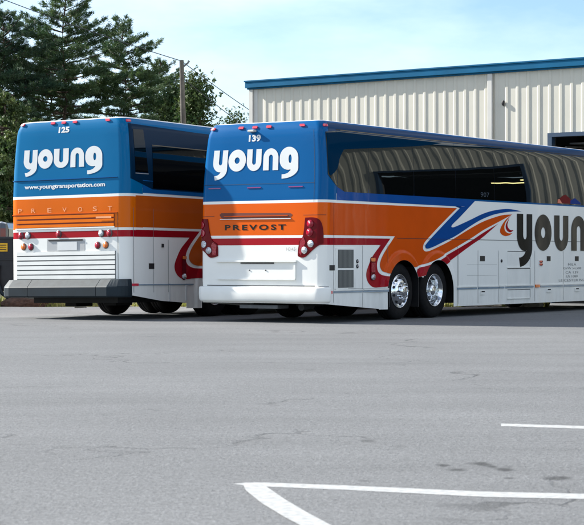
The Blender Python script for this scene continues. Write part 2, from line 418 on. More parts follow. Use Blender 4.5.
def lathe(bm, prof, n=40, axis_y=0):
    """prof: [(radius, y)] turned about the y axis"""
    rings = []
    for r, y in prof:
        rings.append([bm.verts.new((r*math.cos(2*math.pi*k/n), y, r*math.sin(2*math.pi*k/n))) for k in range(n)])
    for i in range(len(rings)-1):
        for k in range(n):
            f = bm.faces.new((rings[i][k], rings[i+1][k], rings[i+1][(k+1)%n], rings[i][(k+1)%n])); f.smooth = True
def wheel(parent, x, z, side, kind):
    """side 0: right (faces -y), 1: left. kind 'tag' bulges outwards, 'drive' is a deep dish with a second tyre inside"""
    yf = .045 if side == 0 else WID-.045; sg = 1 if side == 0 else -1
    RT = .515
    bm = bmesh.new()
    def tyre(y0):
        lathe(bm, [(.285,y0+.03),(.31,y0+.012),(.36,y0+.0),(.43,y0+.004),(.485,y0+.02),(.508,y0+.045),(RT,y0+.08),(RT,y0+.11),(.503,y0+.113),(.503,y0+.125),(RT,y0+.128),(RT,y0+.17),(.503,y0+.173),(.503,y0+.185),(RT,y0+.188),(RT,y0+.22),(.508,y0+.26),(.485,y0+.285),(.43,y0+.3),(.36,y0+.3),(.285,y0+.27)], 56)
    tyre(0)
    if kind == 'drive': tyre(.34)
    t = frombm('wheel', bm, 'tyre', parent)
    t.location = (x, yf, z); t.scale = (1, sg, 1)
    bm = bmesh.new()
    if kind == 'drive':
        lathe(bm, [(.297,.03),(.307,.004),(.300,-.004),(.287,.004),(.283,.02),(.262,.05),(.250,.10),(.246,.17),(.235,.19),(.215,.175),(.195,.18),(.17,.185)], 48)
        for k in range(10):
            a = 2*math.pi*k/10; g = bmesh.ops.create_cone(bm, segments=8, radius1=.017, radius2=.012, depth=.05, cap_ends=True, matrix=Matrix.Translation((.145*math.cos(a), .16, .145*math.sin(a))) @ Matrix.Rotation(R(90), 4, 'X'))
        nf = len(bm.faces); rbm = bm
        bm = bmesh.new(); lathe(bm, [(.172,.186),(.12,.183),(.11,.15),(.105,.05),(.098,.03),(.06,.018),(.0001,.014)], 32)
        frombm('hub', bm, 'chrome', t)
        bm = rbm; lathe(bm, [(.234,.1895),(.2,.1745),(.17,.1845)], 32)
        for k in range(10):
            a = 2*math.pi*(k+.5)/10
            bmesh.ops.create_cone(bm, segments=12, radius1=.024, radius2=.024, depth=.012, cap_ends=True, matrix=Matrix.Translation((.205*math.cos(a), .175, .205*math.sin(a))) @ Matrix.Rotation(R(90), 4, 'X'))
        bm.faces.ensure_lookup_table()
        for f in bm.faces[nf:]: f.material_index = 1
        rim = frombm('rim', bm, 'chrome', t); rim.data.materials.append(M['black'])
    else:
        lathe(bm, [(.297,.03),(.307,.004),(.300,-.004),(.288,.002),(.281,.03),(.268,.045),(.25,.02),(.228,-.012),(.20,-.03),(.16,-.045),(.13,-.05)], 48)
        nf = len(bm.faces); rbm = bm
        bm = bmesh.new(); lathe(bm, [(.131,-.0505),(.105,-.05),(.102,-.085),(.09,-.10),(.05,-.108),(.0001,-.11)], 32)
        for k in range(10):
            a = 2*math.pi*k/10
            bmesh.ops.create_cone(bm, segments=8, radius1=.02, radius2=.013, depth=.055, cap_ends=True, matrix=Matrix.Translation((.148*math.cos(a), -.07, .148*math.sin(a))) @ Matrix.Rotation(R(90), 4, 'X'))
        frombm('hub', bm, 'chrome', t)
        bm = rbm
        for k in range(10):
            a = 2*math.pi*(k+.5)/10; r = .232
            bmesh.ops.create_cone(bm, segments=14, radius1=.025, radius2=.025, depth=.03, cap_ends=True, matrix=Matrix.Translation((r*math.cos(a), -.003, r*math.sin(a))) @ Matrix.Rotation(-a, 4, 'Y') @ Matrix.Rotation(R(35), 4, 'Z') @ Matrix.Rotation(R(90), 4, 'X'))
        bm.faces.ensure_lookup_table()
        for f in bm.faces[nf:]: f.material_index = 1
        rim = frombm('rim', bm, 'chrome', t); rim.data.materials.append(M['black'])
    return t

LIV = {
 'blue': [(-0.26,2.325,1),(-0.264,2.1,1),(-4.477,2.092,0),(-4.739,2.099,1),(-4.282,1.866,0),(-3.842,1.634,0),(-3.408,1.396,0),(-3.341,1.322,0),(-3.415,1.286,0),(-3.626,1.318,0),(-4.062,1.424,0),(-4.507,1.535,0),(-5.091,1.727,0),(-5.512,1.852,0),(-5.989,1.954,0),(-6.377,2.005,0),(-6.776,2.037,0),(-7.272,2.054,1),(-6.925,2.082,0),(-6.576,2.088,0),(-6.087,2.05,0),(-5.608,1.974,0),(-5.078,1.844,0),(-4.518,1.713,0),(-4.353,1.694,0),(-4.368,1.743,0),(-4.676,1.896,0),(-5.297,2.225,1)],
 'orange': [(-0.05,2.05,1),(-4.552,2.058,1),(-4.06,1.807,0),(-3.626,1.578,0),(-3.326,1.407,0),(-3.255,1.313,0),(-3.292,1.249,0),(-3.408,1.234,0),(-3.626,1.272,0),(-4.283,1.435,0),(-5.079,1.677,0),(-5.608,1.82,0),(-6.087,1.911,0),(-6.459,1.965,0),(-6.864,1.985,1),(-6.576,1.908,0),(-6.231,1.817,0),(-5.608,1.651,0),(-5.079,1.48,0),(-4.194,1.226,0),(-3.626,1.072,0),(-2.985,0.957,0),(-2.705,0.931,0),(-2.346,0.852,0),(-2.099,0.833,0),(-1.906,0.847,0),(-1.768,0.903,0),(-1.716,0.988,0),(-1.761,1.094,0),(-1.899,1.236,0),(-2.232,1.502,1),(-0.05,1.5,1)],
 'red': [(-0.05,1.452,1),(-2.074,1.458,1),(-1.806,1.253,0),(-1.661,1.111,0),(-1.609,0.988,0),(-1.657,0.864,0),(-1.837,0.798,0),(-2.134,0.78,1),(-2.134,0.612,1),(-1.973,0.608,0),(-1.816,0.601,0),(-1.541,0.591,0),(-1.384,0.633,0),(-1.27,0.727,0),(-1.246,0.847,0),(-1.327,0.987,0),(-1.463,1.146,0),(-1.737,1.341,1),(-0.05,1.331,1)],
 'red_sweep': [(-6.253,1.792,1),(-5.608,1.601,0),(-5.079,1.432,0),(-4.194,1.177,0),(-3.626,1.022,0),(-2.985,0.914,1),(-2.886,0.748,1),(-3.092,0.769,0),(-3.367,0.809,0),(-3.782,0.908,0),(-4.194,1.032,0),(-4.689,1.207,0),(-5.136,1.365,0),(-5.608,1.523,0)],
 'orange_hook': [(-6.824,1.976,1),(-6.576,1.874,0),(-6.403,1.759,0),(-6.33,1.667,0),(-6.364,1.596,0),(-6.528,1.552,0),(-6.724,1.566,0),(-6.868,1.612,1),(-6.689,1.608,0),(-6.554,1.65,0),(-6.515,1.737,0),(-6.589,1.839,0)],
 'red_hook': [(-6.732,1.915,1),(-6.602,1.807,0),(-6.571,1.727,0),(-6.641,1.655,0),(-6.776,1.627,0),(-6.917,1.672,1),(-6.776,1.673,0),(-6.68,1.717,0),(-6.645,1.784,0)],
 'lampR': [(0.442,1.796,1),(0.278,1.797,0),(0.177,1.765,0),(0.125,1.679,0),(0.101,1.519,0),(0.101,1.358,1),(0.199,1.31,0),(0.313,1.229,0),(0.448,1.126,0),(0.558,1.129,0),(0.59,1.182,0),(0.554,1.393,0),(0.483,1.489,0)],
 'lampL': [(2.75,1.801,1),(2.49,1.796,1),(2.454,1.603,0),(2.42,1.48,0),(2.377,1.409,0),(2.28,1.347,0),(2.263,1.172,0),(2.28,1.141,0),(2.377,1.118,0),(2.453,1.129,0),(2.565,1.226,0),(2.75,1.306,1)],
}
SKY_REFLECTION = [(0.046, 3.237, 1), (0.014, 2.575, 0), (-0.111, 2.54, 0), (-0.268, 2.654, 0), (-0.34, 2.811, 0), (-0.452, 2.937, 0), (-0.574, 2.982, 0), (-1.383, 3.039, 0), (-2.408, 3.111, 0), (-3.36, 3.186, 0), (-4.072, 3.27, 1), (-3.171, 3.27, 0), (-1.859, 3.27, 0), (-0.455, 3.27, 1), (-0.382, 3.27, 1)]  # outline of the sky reflection painted on the side glass


def profA(z):
    t = 0
    if z > 2.2: t = .06*(z-2.2)**2
    if z > 3.25: t += (z-3.25)**2*1.6
    rk = 0
    if z > 1.5: rk = (z-1.5)*.02
    if z > 2.1: rk += (z-2.1)*.05
    if z > 3.2: rk += (z-3.2)**2*1.0
    return t, rk
def profB(z):
    t = 0
    if z > 2.3: t = .05*(z-2.3)**2
    if z > 3.4: t += (z-3.4)**2*1.6
    rk = 0
    if z > 2.2: rk = (z-2.2)*.05
    if z > 3.4: rk += (z-3.4)**2
    return t, rk

# ================================================================== ground
def gh(x, y):
    """height of the land: flat, with a bank rising behind the lot on the left"""
    a = min(1, max(0, (y-50)/24)); a = a*a*(3-2*a)
    b = min(1, max(0, (-2.5-x)/6)); b = b*b*(3-2*b)
    return -.03+a*b*5.2+a*b*.35*math.sin(x*.9)*math.sin(y*.5)
bm = bmesh.new()
xs = [-400,-250,-150,-90]+[-60+2*k for k in range(61)]+[90,150,250,400]
ys = [-60,-20,0,20,35,42]+[44+2*k for k in range(31)]+[115,130,170,250,400,800,1500]
g = [[bm.verts.new((x, y, gh(x, y))) for x in xs] for y in ys]
for j in range(len(ys)-1):
    for i in range(len(xs)-1): bm.faces.new((g[j][i], g[j][i+1], g[j+1][i+1], g[j+1][i])).smooth = True
def ground_mat():
    m = mat('dry_grass_and_earth', (.1,.08,.05), rough=.95); t = m.node_tree; b = t.nodes['Principled BSDF']
    tcn = t.nodes.new('ShaderNodeTexCoord')
    n = t.nodes.new('ShaderNodeTexNoise'); n.inputs['Scale'].default_value = .7; n.inputs['Detail'].default_value = 9; n.inputs['Roughness'].default_value = .7
    t.links.new(tcn.outputs['Object'], n.inputs['Vector'])
    c = t.nodes.new('ShaderNodeValToRGB'); e = c.color_ramp.elements
    e[0].position = .38; e[0].color = (.022,.035,.012,1); e[1].position = .62; e[1].color = (.060,.042,.026,1)
    k = e.new(.5); k.color = (.045,.04,.02,1)
    t.links.new(n.outputs['Fac'], c.inputs[0]); t.links.new(c.outputs[0], b.inputs['Base Color'])
    bp = t.nodes.new('ShaderNodeBump'); bp.inputs['Strength'].default_value = .8; bp.inputs['Distance'].default_value = .1
    n2 = t.nodes.new('ShaderNodeTexNoise'); n2.inputs['Scale'].default_value = 6; n2.inputs['Detail'].default_value = 8
    t.links.new(tcn.outputs['Object'], n2.inputs['Vector']); t.links.new(n2.outputs['Fac'], bp.inputs['Height']); t.links.new(bp.outputs[0], b.inputs['Normal'])
    return m
tag(frombm('ground', bm, ground_mat()), kind='structure')

STAINS = ((.793,9.90,.034,.08,.36),(.85,9.70,.05,.07,.36),(.95,9.99,.04,.06,.65),(1.01,9.97,.04,.12,.30),(1.05,9.84,.03,.07,.36),(1.10,9.70,.05,.09,.30),(1.13,9.85,.02,.05,.7),
          (1.075,9.32,.035,.05,.48),(.97,9.45,.03,.04,.7),(1.31,9.32,.075,.10,.36),(1.36,9.36,.04,.07,.6),(.455,11.24,.05,.09,.55),(.36,9.2,.04,.05,.65),(.62,10.9,.06,.09,.85),(1.9,10.6,.2,.4,.9))
def asphalt_mat():
    m = mat('worn_asphalt', (.15,.15,.16), rough=.88); t = m.node_tree; b = t.nodes['Principled BSDF']; N = t.nodes.new; Lk = t.links.new
    tcn = N('ShaderNodeTexCoord')
    def noise(sc, det=6, ro=.6, vec=None):
        n = N('ShaderNodeTexNoise'); n.inputs['Scale'].default_value = sc; n.inputs['Detail'].default_value = det; n.inputs['Roughness'].default_value = ro
        Lk(vec or tcn.outputs['Object'], n.inputs['Vector']); return n.outputs['Fac']
    def mr(v, a, b_, c, d, clamp=True):
        n = N('ShaderNodeMapRange'); Lk(v, n.inputs[0]); n.clamp = clamp
        for i, q in enumerate((a, b_, c, d)): n.inputs[i+1].default_value = q
        return n.outputs[0]
    def mul(a, c):
        n = N('ShaderNodeMath'); n.operation = 'MULTIPLY'
        for i, q in enumerate((a, c)):
            if isinstance(q, (int, float)): n.inputs[i].default_value = q
            else: Lk(q, n.inputs[i])
        return n.outputs[0]
    big = mr(noise(.22, 5, .55), .3, .7, .86, 1.10)
    mp = N('ShaderNodeMapping'); mp.inputs['Scale'].default_value = (.5, 2.2, 1); mp.inputs['Rotation'].default_value = (0,0,.12); Lk(tcn.outputs['Object'], mp.inputs[0])
    wear = mr(noise(.6, 8, .68, mp.outputs[0]), .35, .7, .89, 1.08)
    grain = mr(noise(48, 4, .75), .3, .72, .50, 1.46)
    speck = mr(noise(17, 4, .65), .33, .72, .82, 1.20)
    vo = N('ShaderNodeTexVoronoi'); vo.feature = 'DISTANCE_TO_EDGE'; vo.inputs['Scale'].default_value = .42
    dn = N('ShaderNodeTexNoise'); dn.inputs['Scale'].default_value = 1.6; dn.inputs['Detail'].default_value = 7
    Lk(tcn.outputs['Object'], dn.inputs['Vector'])
    va = N('ShaderNodeVectorMath'); va.operation = 'MULTIPLY_ADD'; Lk(dn.outputs['Color'], va.inputs[0]); va.inputs[1].default_value = (1.3,1.3,0); Lk(tcn.outputs['Object'], va.inputs[2])
    Lk(va.outputs[0], vo.inputs['Vector'])
    crack = mr(vo.outputs['Distance'], .0015, .013, 1, 0)
    mask = mr(noise(.33, 4, .6), .50, .60, 0, 1)
    ck = mul(crack, mask); ckf = mr(ck, 0, 1, 1, .5)
    spots = mr(noise(1.15, 3, .5), .70, .76, 1, .84)
    v = mul(mul(mul(big, wear), mul(grain, speck)), mul(ckf, spots))
    wob = N('ShaderNodeTexNoise'); wob.inputs['Scale'].default_value = 14; wob.inputs['Detail'].default_value = 3; Lk(tcn.outputs['Object'], wob.inputs['Vector'])
    wv = N('ShaderNodeVectorMath'); wv.operation = 'MULTIPLY_ADD'; Lk(wob.outputs['Color'], wv.inputs[0]); wv.inputs[1].default_value = (.07,.07,0); wv.inputs[2].default_value = (0,0,0); 
    wa = N('ShaderNodeVectorMath'); wa.operation = 'ADD'; Lk(tcn.outputs['Object'], wa.inputs[0]); Lk(wv.outputs[0], wa.inputs[1])
    for cx, cy, rx, ry, dk in STAINS:
        a_ = N('ShaderNodeVectorMath'); a_.operation = 'SUBTRACT'; Lk(wa.outputs[0], a_.inputs[0]); a_.inputs[1].default_value = (cx+.035, cy+.035, 0)
        d_ = N('ShaderNodeVectorMath'); d_.operation = 'MULTIPLY'; Lk(a_.outputs[0], d_.inputs[0]); d_.inputs[1].default_value = (1/rx, 1/ry, 0)
        l_ = N('ShaderNodeVectorMath'); l_.operation = 'LENGTH'; Lk(d_.outputs[0], l_.inputs[0])
        v = mul(v, mr(l_.outputs['Value'], .45, 1.25, dk, 1))
    sc = N('ShaderNodeVectorMath'); sc.operation = 'SCALE'; sc.inputs[0].default_value = (.158,.163,.166); Lk(v, sc.inputs['Scale']); Lk(sc.outputs[0], b.inputs['Base Color'])
    bp = N('ShaderNodeBump'); bp.inputs['Strength'].default_value = .55; bp.inputs['Distance'].default_value = .012
    ht = N('ShaderNodeMath'); ht.operation = 'SUBTRACT'; Lk(grain, ht.inputs[0]); Lk(ck, ht.inputs[1]); Lk(ht.outputs[0], bp.inputs['Height']); Lk(bp.outputs[0], b.inputs['Normal'])
    return m
bm = bmesh.new()
edge = []
x = -70.0
while x < 5.6:
    edge.append((x, 43.2+.18*math.sin(x*1.3)+.12*math.sin(x*3.7+1))); x += .6
wallpt = lambda r, d=0: (3.336+.809*r-.588*d, 49-.588*r-.809*d)
out = [(-70,-40),(70,-40),(70,5)]+[wallpt(26,0), wallpt(3.2,0)]+edge[::-1]
vs = [bm.verts.new((p[0], p[1], 0)) for p in out]
for t in tessellate_polygon([[Vector((*p,0)) for p in out]]): bm.faces.new([vs[i] for i in t])
bmesh.ops.recalc_face_normals(bm, faces=bm.faces[:])
if sum(f.normal.z for f in bm.faces) < 0: bmesh.ops.reverse_faces(bm, faces=bm.faces[:])
tag(frombm('parking_lot', bm, asphalt_mat()), kind='structure')

def strip(name, pts, wd, z=.004, m='line'):
    bm = bmesh.new(); pr = []
    for i, p in enumerate(pts):
        a = Vector(pts[max(0,i-1)]); b = Vector(pts[min(len(pts)-1,i+1)]); d = (b-a).normalized(); n = Vector((-d.y, d.x)); q = Vector(p)
        w_ = wd[i] if isinstance(wd, list) else wd
        jit = random.uniform(-.004,.004)
        pr.append((bm.verts.new((*(q+n*(w_/2+jit)), z)), bm.verts.new((*(q-n*(w_/2+jit)), z))))
    for i in range(len(pr)-1): bm.faces.new((pr[i][0], pr[i][1], pr[i+1][1], pr[i+1][0]))
    bmesh.ops.recalc_face_normals(bm, faces=bm.faces[:])
    return frombm(name, bm, m)
def lin(a, b, n=30): return [(a[0]+(b[0]-a[0])*k/n, a[1]+(b[1]-a[1])*k/n) for k in range(n+1)]
FH = 1880*1.085
gp = lambda px, py: ((px-292)/1880*FH/(py-259.5), FH/(py-259.5))
def flat(name, pts, z, m, label=None):
    bm = bmesh.new(); vs = [bm.verts.new((*p, z)) for p in pts]
    for t in tessellate_polygon([[Vector((*p,0)) for p in pts]]): bm.faces.new([vs[i] for i in t])
    bm.normal_update()
    for f in bm.faces:
        if f.normal.z < 0: f.normal_flip()
    return tag(frombm(name, bm, m), kind='structure')
flat('road_marking', [(-0.285,9.078),(-0.228,9.127),(-0.131,9.131),(0.254,9.014),(0.896,8.773),(1.35,8.691),(2.6,8.43),(2.56,8.25),(1.321,8.503),(0.876,8.578),(0.249,8.842),(-0.129,8.966),(-0.225,9.006)], .0015, 'line')
flat('curved_road_marking', [(-0.232,9.004),(-0.216,8.811),(-0.133,8.343),(-0.029,7.891),(0.056,7.569),(0.147,7.272),(.3,6.8),(.45,6.8),(0.263,7.272),(0.17,7.611),(0.056,8.078),(-0.032,8.481),(-0.094,8.811),(-0.124,8.964)], .003, 'line')
flat('bay_marking', [(1.38,12.415),(1.899,12.229),(2.596,11.964),(2.553,11.764),(1.869,12.034),(1.359,12.222)], .0015, 'line')

# ================================================================== coaches
def root_of(C, th, pitch, roll, name):
    f = Vector((math.sin(R(th)), math.cos(R(th)), 0)); l = Vector((-math.cos(R(th)), math.sin(R(th)), 0)); u = Vector((0,0,1))
    f2 = f*math.cos(R(pitch))-u*math.sin(R(pitch)); u2 = u*math.cos(R(pitch))+f*math.sin(R(pitch))
    l2 = l*math.cos(R(roll))-u2*math.sin(R(roll)); u3 = u2*math.cos(R(roll))+l*math.sin(R(roll))
    o = bpy.data.objects.new(name, None); COL.objects.link(o)
    o.rotation_euler = Matrix((f2, l2, u3)).transposed().to_euler(); o.location = C
    return o, f2, l2, u3
def common(b, P, sh, older):
    """livery sheets and hardware both coaches share on the kerb side. zz maps the newer coach's heights to this one's"""
    zz = (lambda z: 1.49+(z-1.331)*1.02) if older else (lambda z: z)
    def S(k): return smooth_loop([(s, zz(z), h) for s, z, h in LIV[k]])
    b.sheet('livery_orange', [S('orange')], 'orangeB' if older else 'orange', P, .002, cut=True)
    b.sheet('livery_blue', [S('blue')], 'blueB' if older else 'blue', P, .004)
    b.sheet('livery_red', [S('red')], 'red', P, .003, cut=True)
    b.sheet('livery_red', [S('red_sweep')], 'red', P, .004, cut=True)
    b.sheet('livery_orange', [S('orange_hook')], 'orangeB' if older else 'orange', P, .003)
    b.sheet('livery_red', [S('red_hook')], 'red', P, .004)

M['orangeB'] = mat('orange_paint_older', (.50,.085,.006), **PAINT); M['blueB'] = mat('blue_paint_older', (.003,.09,.28), **PAINT)
def side_panels(b, P, m):
    for x0, x1 in ((1.83, 4.73), (b.LEN-2.7, b.LEN-1.1)):
        o = b.sheet('fender_flare', [[(b.rc-x0,.20),(b.rc-x1,.20),(b.rc-x1,1.35),(b.rc-x0,1.35)]], m, P, -.005, cut=True)
        mirror_copy(o, P)
def underside(P, q=0):
    # chassis block between the wheels, axles, and the walls of the body's inside
    bm = bmesh.new()
    abox(bm, .18, 2.0, .35, WID-.35, .32, 1.2); abox(bm, 4.75, 10.9+q, .14, WID-.14, .26, 1.2); abox(bm, 12.7+q, 13.3+q, .3, WID-.3, .3, 1.2)
    abox(bm, 1.9, 4.8, .95, WID-.95, .32, 1.5); abox(bm, 10.9+q, 12.8+q, .95, WID-.95, .32, 1.5)
    abox(bm, 1.80, 4.76, .06, WID-.06, 1.2, 1.3); abox(bm, 10.97+q, 12.63+q, .06, WID-.06, 1.2, 1.3)
    for x in (2.63, 3.92, 11.7+q): tube(bm, [(x,.3,.5),(x,WID-.3,.5)], .09, 10)
    abox(bm, .6, 1.1, .7, .95, .27, .4); abox(bm, .6, 1.1, 1.6, 1.85, .25, .4)
    return frombm('chassis', bm, 'under', P)
def seam(b, P, s0, s1, z0, z1, name='panel_gap', m='seam', off=.005): b.rect(name, s0, s1, z0, z1, m, P, off)

def coach_new():
    b = Body(.14, profA, [2.63, 3.92, 11.8])
    P, f, l, u = root_of((.531, 31.68, 0), 33.5, 0, 0, 'coach')
    tag(P, 'coach numbered 139 with a smooth white rear bumper and two chrome wheels on its side', 'coach', 'coaches parked side by side')
    zb = lambda x: .335-.135*min(max(x,0),2)/2
    shell(b, 'body', 'shellA', P, [.2,.6,1.0,1.35,1.6,2.0,2.1,2.2,2.35,2.5,2.65,2.8,2.95,3.1,3.2,3.28,3.35,3.40,3.43,3.45], zb, ((1.83,4.73),(11.0,12.6)))
    side_panels(b, P, 'white'); common(b, P, 'shellA', False); underside(P)
    # kerb-side glass: frameless panes, the first one cut up towards the tail
    zt = 3.285
    b.sheet('side_glass', [[(.06,zt-.03),(.035,2.53),(.0,2.50),(-.262,2.325),(-.262,zt)]], 'glass', P, .006)
    xs = [-.27,-1.305,-2.9,-4.5,-6.1,-7.7,-9.3,-10.9,-12.3]
    b.sheet('side_glass', [[(-.272,2.32),(-.50,2.248),(-1.30,2.244),(-1.30,zt),(-.272,zt)]], 'glass', P, .006)
    for i in range(1, len(xs)-1):
        b.rect('side_glass', xs[i]-.006, xs[i+1]+.004, 2.244, zt, 'glass', P, .006)
    for i in range(1, len(xs)): seam(b, P, xs[i]-.007, xs[i]+.005, 2.246, zt, off=.003)
    b.sheet('roof_band', [[(-.02,3.245),(-.03,3.425),(-12.6,3.425),(-12.6,3.29),(-.27,3.29),(-.27,3.25)]], 'band', P, .003)
    b.rect('window_rail', -.27, -12.3, zt+.012, zt+.032, 'seam', P, .004)
    b.rect('window_rail', -.40, -5.5, zt+.010, zt+.022, 'bronze', P, .009)
    b.sheet('painted_sky_reflection', [smooth_loop([(s, z, h) for s, z, h in SKY_REFLECTION])], 'sky_reflection', P, .009)  # dark blue sheet over the panes, a painted reflection of the sky
    # driver side glass, windscreen
    o = b.rect('side_glass', -.3, -12.2, 2.25, 3.28, 'glass', P, .006); o.name = 'driver_side_glass'; mirror_copy(o, P); bpy.data.objects.remove(o)
    bm = bmesh.new()
    for z in range(13):
        zz = 1.25+z*.165
        row = []
        for k in range(13):
            y = .12+(WID-.24)*k/12; x = 13.7-.10*(2*y/WID-1)**4
            row.append(b.warp(x, y, zz)+Vector((.012,0,0)))
        if z: 
            for k in range(12): bm.faces.new([bm.verts.new(v) for v in (prev[k], prev[k+1], row[k+1], row[k])])
        prev = row
    bmesh.ops.remove_doubles(bm, verts=bm.verts[:], dist=1e-5)
    frombm('windscreen', bm, 'glass', P, True)
    for sy in (0, 1):
        bm = bmesh.new(); y = -.05 if sy == 0 else WID+.05; d = -1 if sy == 0 else 1
        tube(bm, [(13.3, y-d*.1, 2.9),(13.75, y+d*.15, 2.85),(13.85, y+d*.22, 2.5)], .03, 8)
        abox(bm, 13.78, 13.92, y+d*.22-.12, y+d*.22+.12, 1.95, 2.5, .04); frombm('mirror', bm, 'black', P)
    # wheels
    for side in (0, 1):
        wheel(P, 2.63, .515, side, 'tag'); wheel(P, 3.92, .515, side, 'drive'); wheel(P, 11.8, .515, side, 'tag')
    bm = bmesh.new(); abox(bm, 3.26, 3.28, .02, .6, .22, .95); frombm('mud_flap', bm, 'black', P)
    # ---- tail
    for s in (2.56, 1.90, 1.58, 1.26, .511): b.rect('marker_light', s-.055, s+.055, 3.352, 3.392, 'marker', P, .003, .02, rnd=.012)
    b.rect('marker_light', -.01, .09, 3.345, 3.385, 'marker', P, .003, .015, rnd=.012)
    word(b, P, [(-2.426,-2.117),(-2.096,-1.719),(-1.697,-1.387),(-1.345,-1.028),(-.998,-.612)], 2.62, 2.995, 'vinyl_white')
    writing(b, 'fleet_number', '139', 1.685, 1.42, 3.125, 3.245, 'vinyl_white', P, bold=.045)
    bm = bmesh.new(); abox(bm, -.075, .02, 1.47, 1.60, 3.28, 3.32, .012); o = frombm('rear_camera', bm, 'trim', P); o.location = (.10, -.02, .012)
    for s0, s1 in ((2.488,2.23),(1.66,1.376),(.80,.51)): b.rect('slit_light', s0, s1, 2.318, 2.336, 'slit', P, .003, .008)
    seam(b, P, .28, 2.6, 2.385, 2.391); seam(b, P, .275, .281, 2.06, 3.3, off=.004)
    seam(b, P, .05, .49, 1.837, 1.843); seam(b, P, 2.35, 2.74, 1.837, 1.843)
    # grille slot: flat sheet, recess shade painted in dark orange, with its painted lip
    b.sheet('grille_slot', [[(2.24,1.865),(2.20,1.895),(.76,1.88),(.71,1.85),(.75,1.80),(.80,1.795),(2.16,1.795),(2.20,1.81)]], 'orange_dark', P, .003)
    b.rect('grille_lip', 2.14, .80, 1.828, 1.842, 'orange', P, .004, .012)
    b.rect('grille_lip', 2.22, .74, 1.778, 1.792, 'vinyl_white', P, .004, .012)
    writing(b, 'maker_lettering', 'PREVOST', 2.122, .842, 1.592, 1.688, 'vinyl_black', P, bold=.03, spacing=1.35)
    writing(b, 'small_lettering', 'H3', .825, .745, 1.235, 1.29, 'rim_grey', P, off=.006, bold=-.01)
    writing(b, 'small_lettering', '45', .725, .645, 1.235, 1.29, 'rim_grey', P, off=.006, bold=-.01)
    # plate shelf: raised ledge above, black slot lamp, sill below
    b.rect('plate_ledge', 2.29, .615, 1.040, 1.075, 'white', P, .004, .035)
    b.rect('plate_lamp', 1.778, 1.087, 1.0118, 1.034, 'black', P, .004, .012)
    b.rect('plate_ledge', 2.27, .64, .735, .755, 'white', P, .004, .03)
    b.rect('plate_ledge', .67, .635, .76, 1.035, 'white', P, .004, .02)
    for s in (1.60, 1.26): b.disc('bolt', s, .90, .012, .012, 'steel', P, .003, .006)
    seam(b, P, .25, 2.5, .628, .640)
    # tail lamp clusters
    for k, cl, red in (('lampR', [(.323,1.352),(.45,1.243)], [(.335,1.69),(.345,1.545)]), ('lampL', [(2.565,1.352),(2.455,1.243)], [(2.62,1.69),(2.60,1.545)])):
        c = b.sheet('tail_lamp', [smooth_loop(LIV[k], 4)], 'lamp_darkred' , P, .003, .014)
        z0, z1 = (1.13, 1.48)
        lo = [(s, z) for s, z, h in LIV[k] if z < 1.50]
        for s, z in cl: b.disc('clear_lens', s, z, .060, .060, 'lamp_clear', c, .018, .014)
        for s, z in red: b.disc('red_lens', s, z, .066, .066, 'lamp_red', c, .018, .012)
        inner = [(.52,1.16),(.565,1.20),(.535,1.40),(.47,1.47),(.43,1.38)] if k == 'lampR' else [(2.30,1.16),(2.285,1.33),(2.36,1.39),(2.40,1.34),(2.37,1.16)]
        b.sheet('lower_lens', [inner], 'lamp_red', c, .018, .006)
        o_ = [(.55,1.14),(.30,1.25),(.30,1.30),(.39,1.30),(.52,1.20)] if k == 'lampR' else [(2.34,1.14),(2.60,1.27),(2.62,1.30),(2.5,1.31),(2.40,1.20)]
    # bumper
    bm = bmesh.new(); prof = [(.0,.615),(.040,.614),(.058,.606),(.064,.592),(.068,.50),(.062,.40),(.052,.375),(.038,.358),(.0,.345)]
    ss = [-.04+.02*k for k in range(14)]+[.3+.25*k for k in range(9)]+[2.5+.02*k for k in range(16)]
    rows = []
    for s in ss:
        e = min(1, (s+.04)/.04, (2.80-s)/.04); e = max(.02, e)
        rows.append([bm.verts.new(b.pos(s, z, d*e)) for d, z in prof])
    for i in range(len(rows)-1):
        for k in range(len(prof)-1): bm.faces.new((rows[i][k], rows[i+1][k], rows[i+1][k+1], rows[i][k+1])).smooth = True
    bmesh.ops.recalc_face_normals(bm, faces=bm.faces[:]); frombm('rear_bumper', bm, 'bumper_white', P)
    seam(b, P, -.02, .18, .618, .628)
    bm = bmesh.new(); abox(bm, .10, .45, 1.0, 1.80, .235, .30, .01); frombm('tow_plate', bm, 'steel', P)
    bm = bmesh.new(); tube(bm, [(.5,.55,.30),(.15,.55,.27)], .06, 14); frombm('exhaust_pipe', bm, 'under', P)
    # ---- kerb side hardware
    V = b.rect('vent_frame', -.239, -.873, .575, 1.281, 'white', P, .002, .012)
    for z0, z1 in ((.94,1.255),(.602,.905)):
        g = b.rect('vent_grille', -.295, -.80, z0, z1, 'grille', V, .018)
        for k in range(12):
            s = -.315-.041*k; b.rect('slat', s, s-.016, z0+.006, z1-.006, 'grille_slat', V, .022)
    b.rect('latch', -.045, -.205, .90, .99, 'black', P, .003, .004); 
    for z in (1.054, .967): b.disc('lock', -.945, z, .034, .034, 'seam', P, .003, .008); b.disc('lock', -.945, z, .018, .018, 'chrome', P, .012, .008)
    b.rect('side_reflector', .066, -.125, .503, .553, 'marker', P, .003, .012)
    for s0, s1 in ((-.17,-1.10),(-1.15,-1.93),(-4.56,-5.35),(-5.40,-6.25),(-6.28,-6.5),(-6.56,-7.80),(-8.12,-9.2),(-9.25,-10.7)):
        b.rect('rub_rail', s0, s1, .515, .545, 'rail', P, .003, .010); b.rect('rub_rail_edge', s0, s1, .552, .574, 'white', P, .003, .014)
    for s in (-1.122,-4.62,-5.40,-6.27,-7.87,-9.22,-10.8,-1.97): seam(b, P, s-.004, s+.004, .24, 1.26 if s < -2 else 1.33, off=.004, m='seam_side')
    seam(b, P, -.185, -.178, .36, 3.2, off=.005) if False else seam(b, P, -.175, -.168, .35, 2.05)
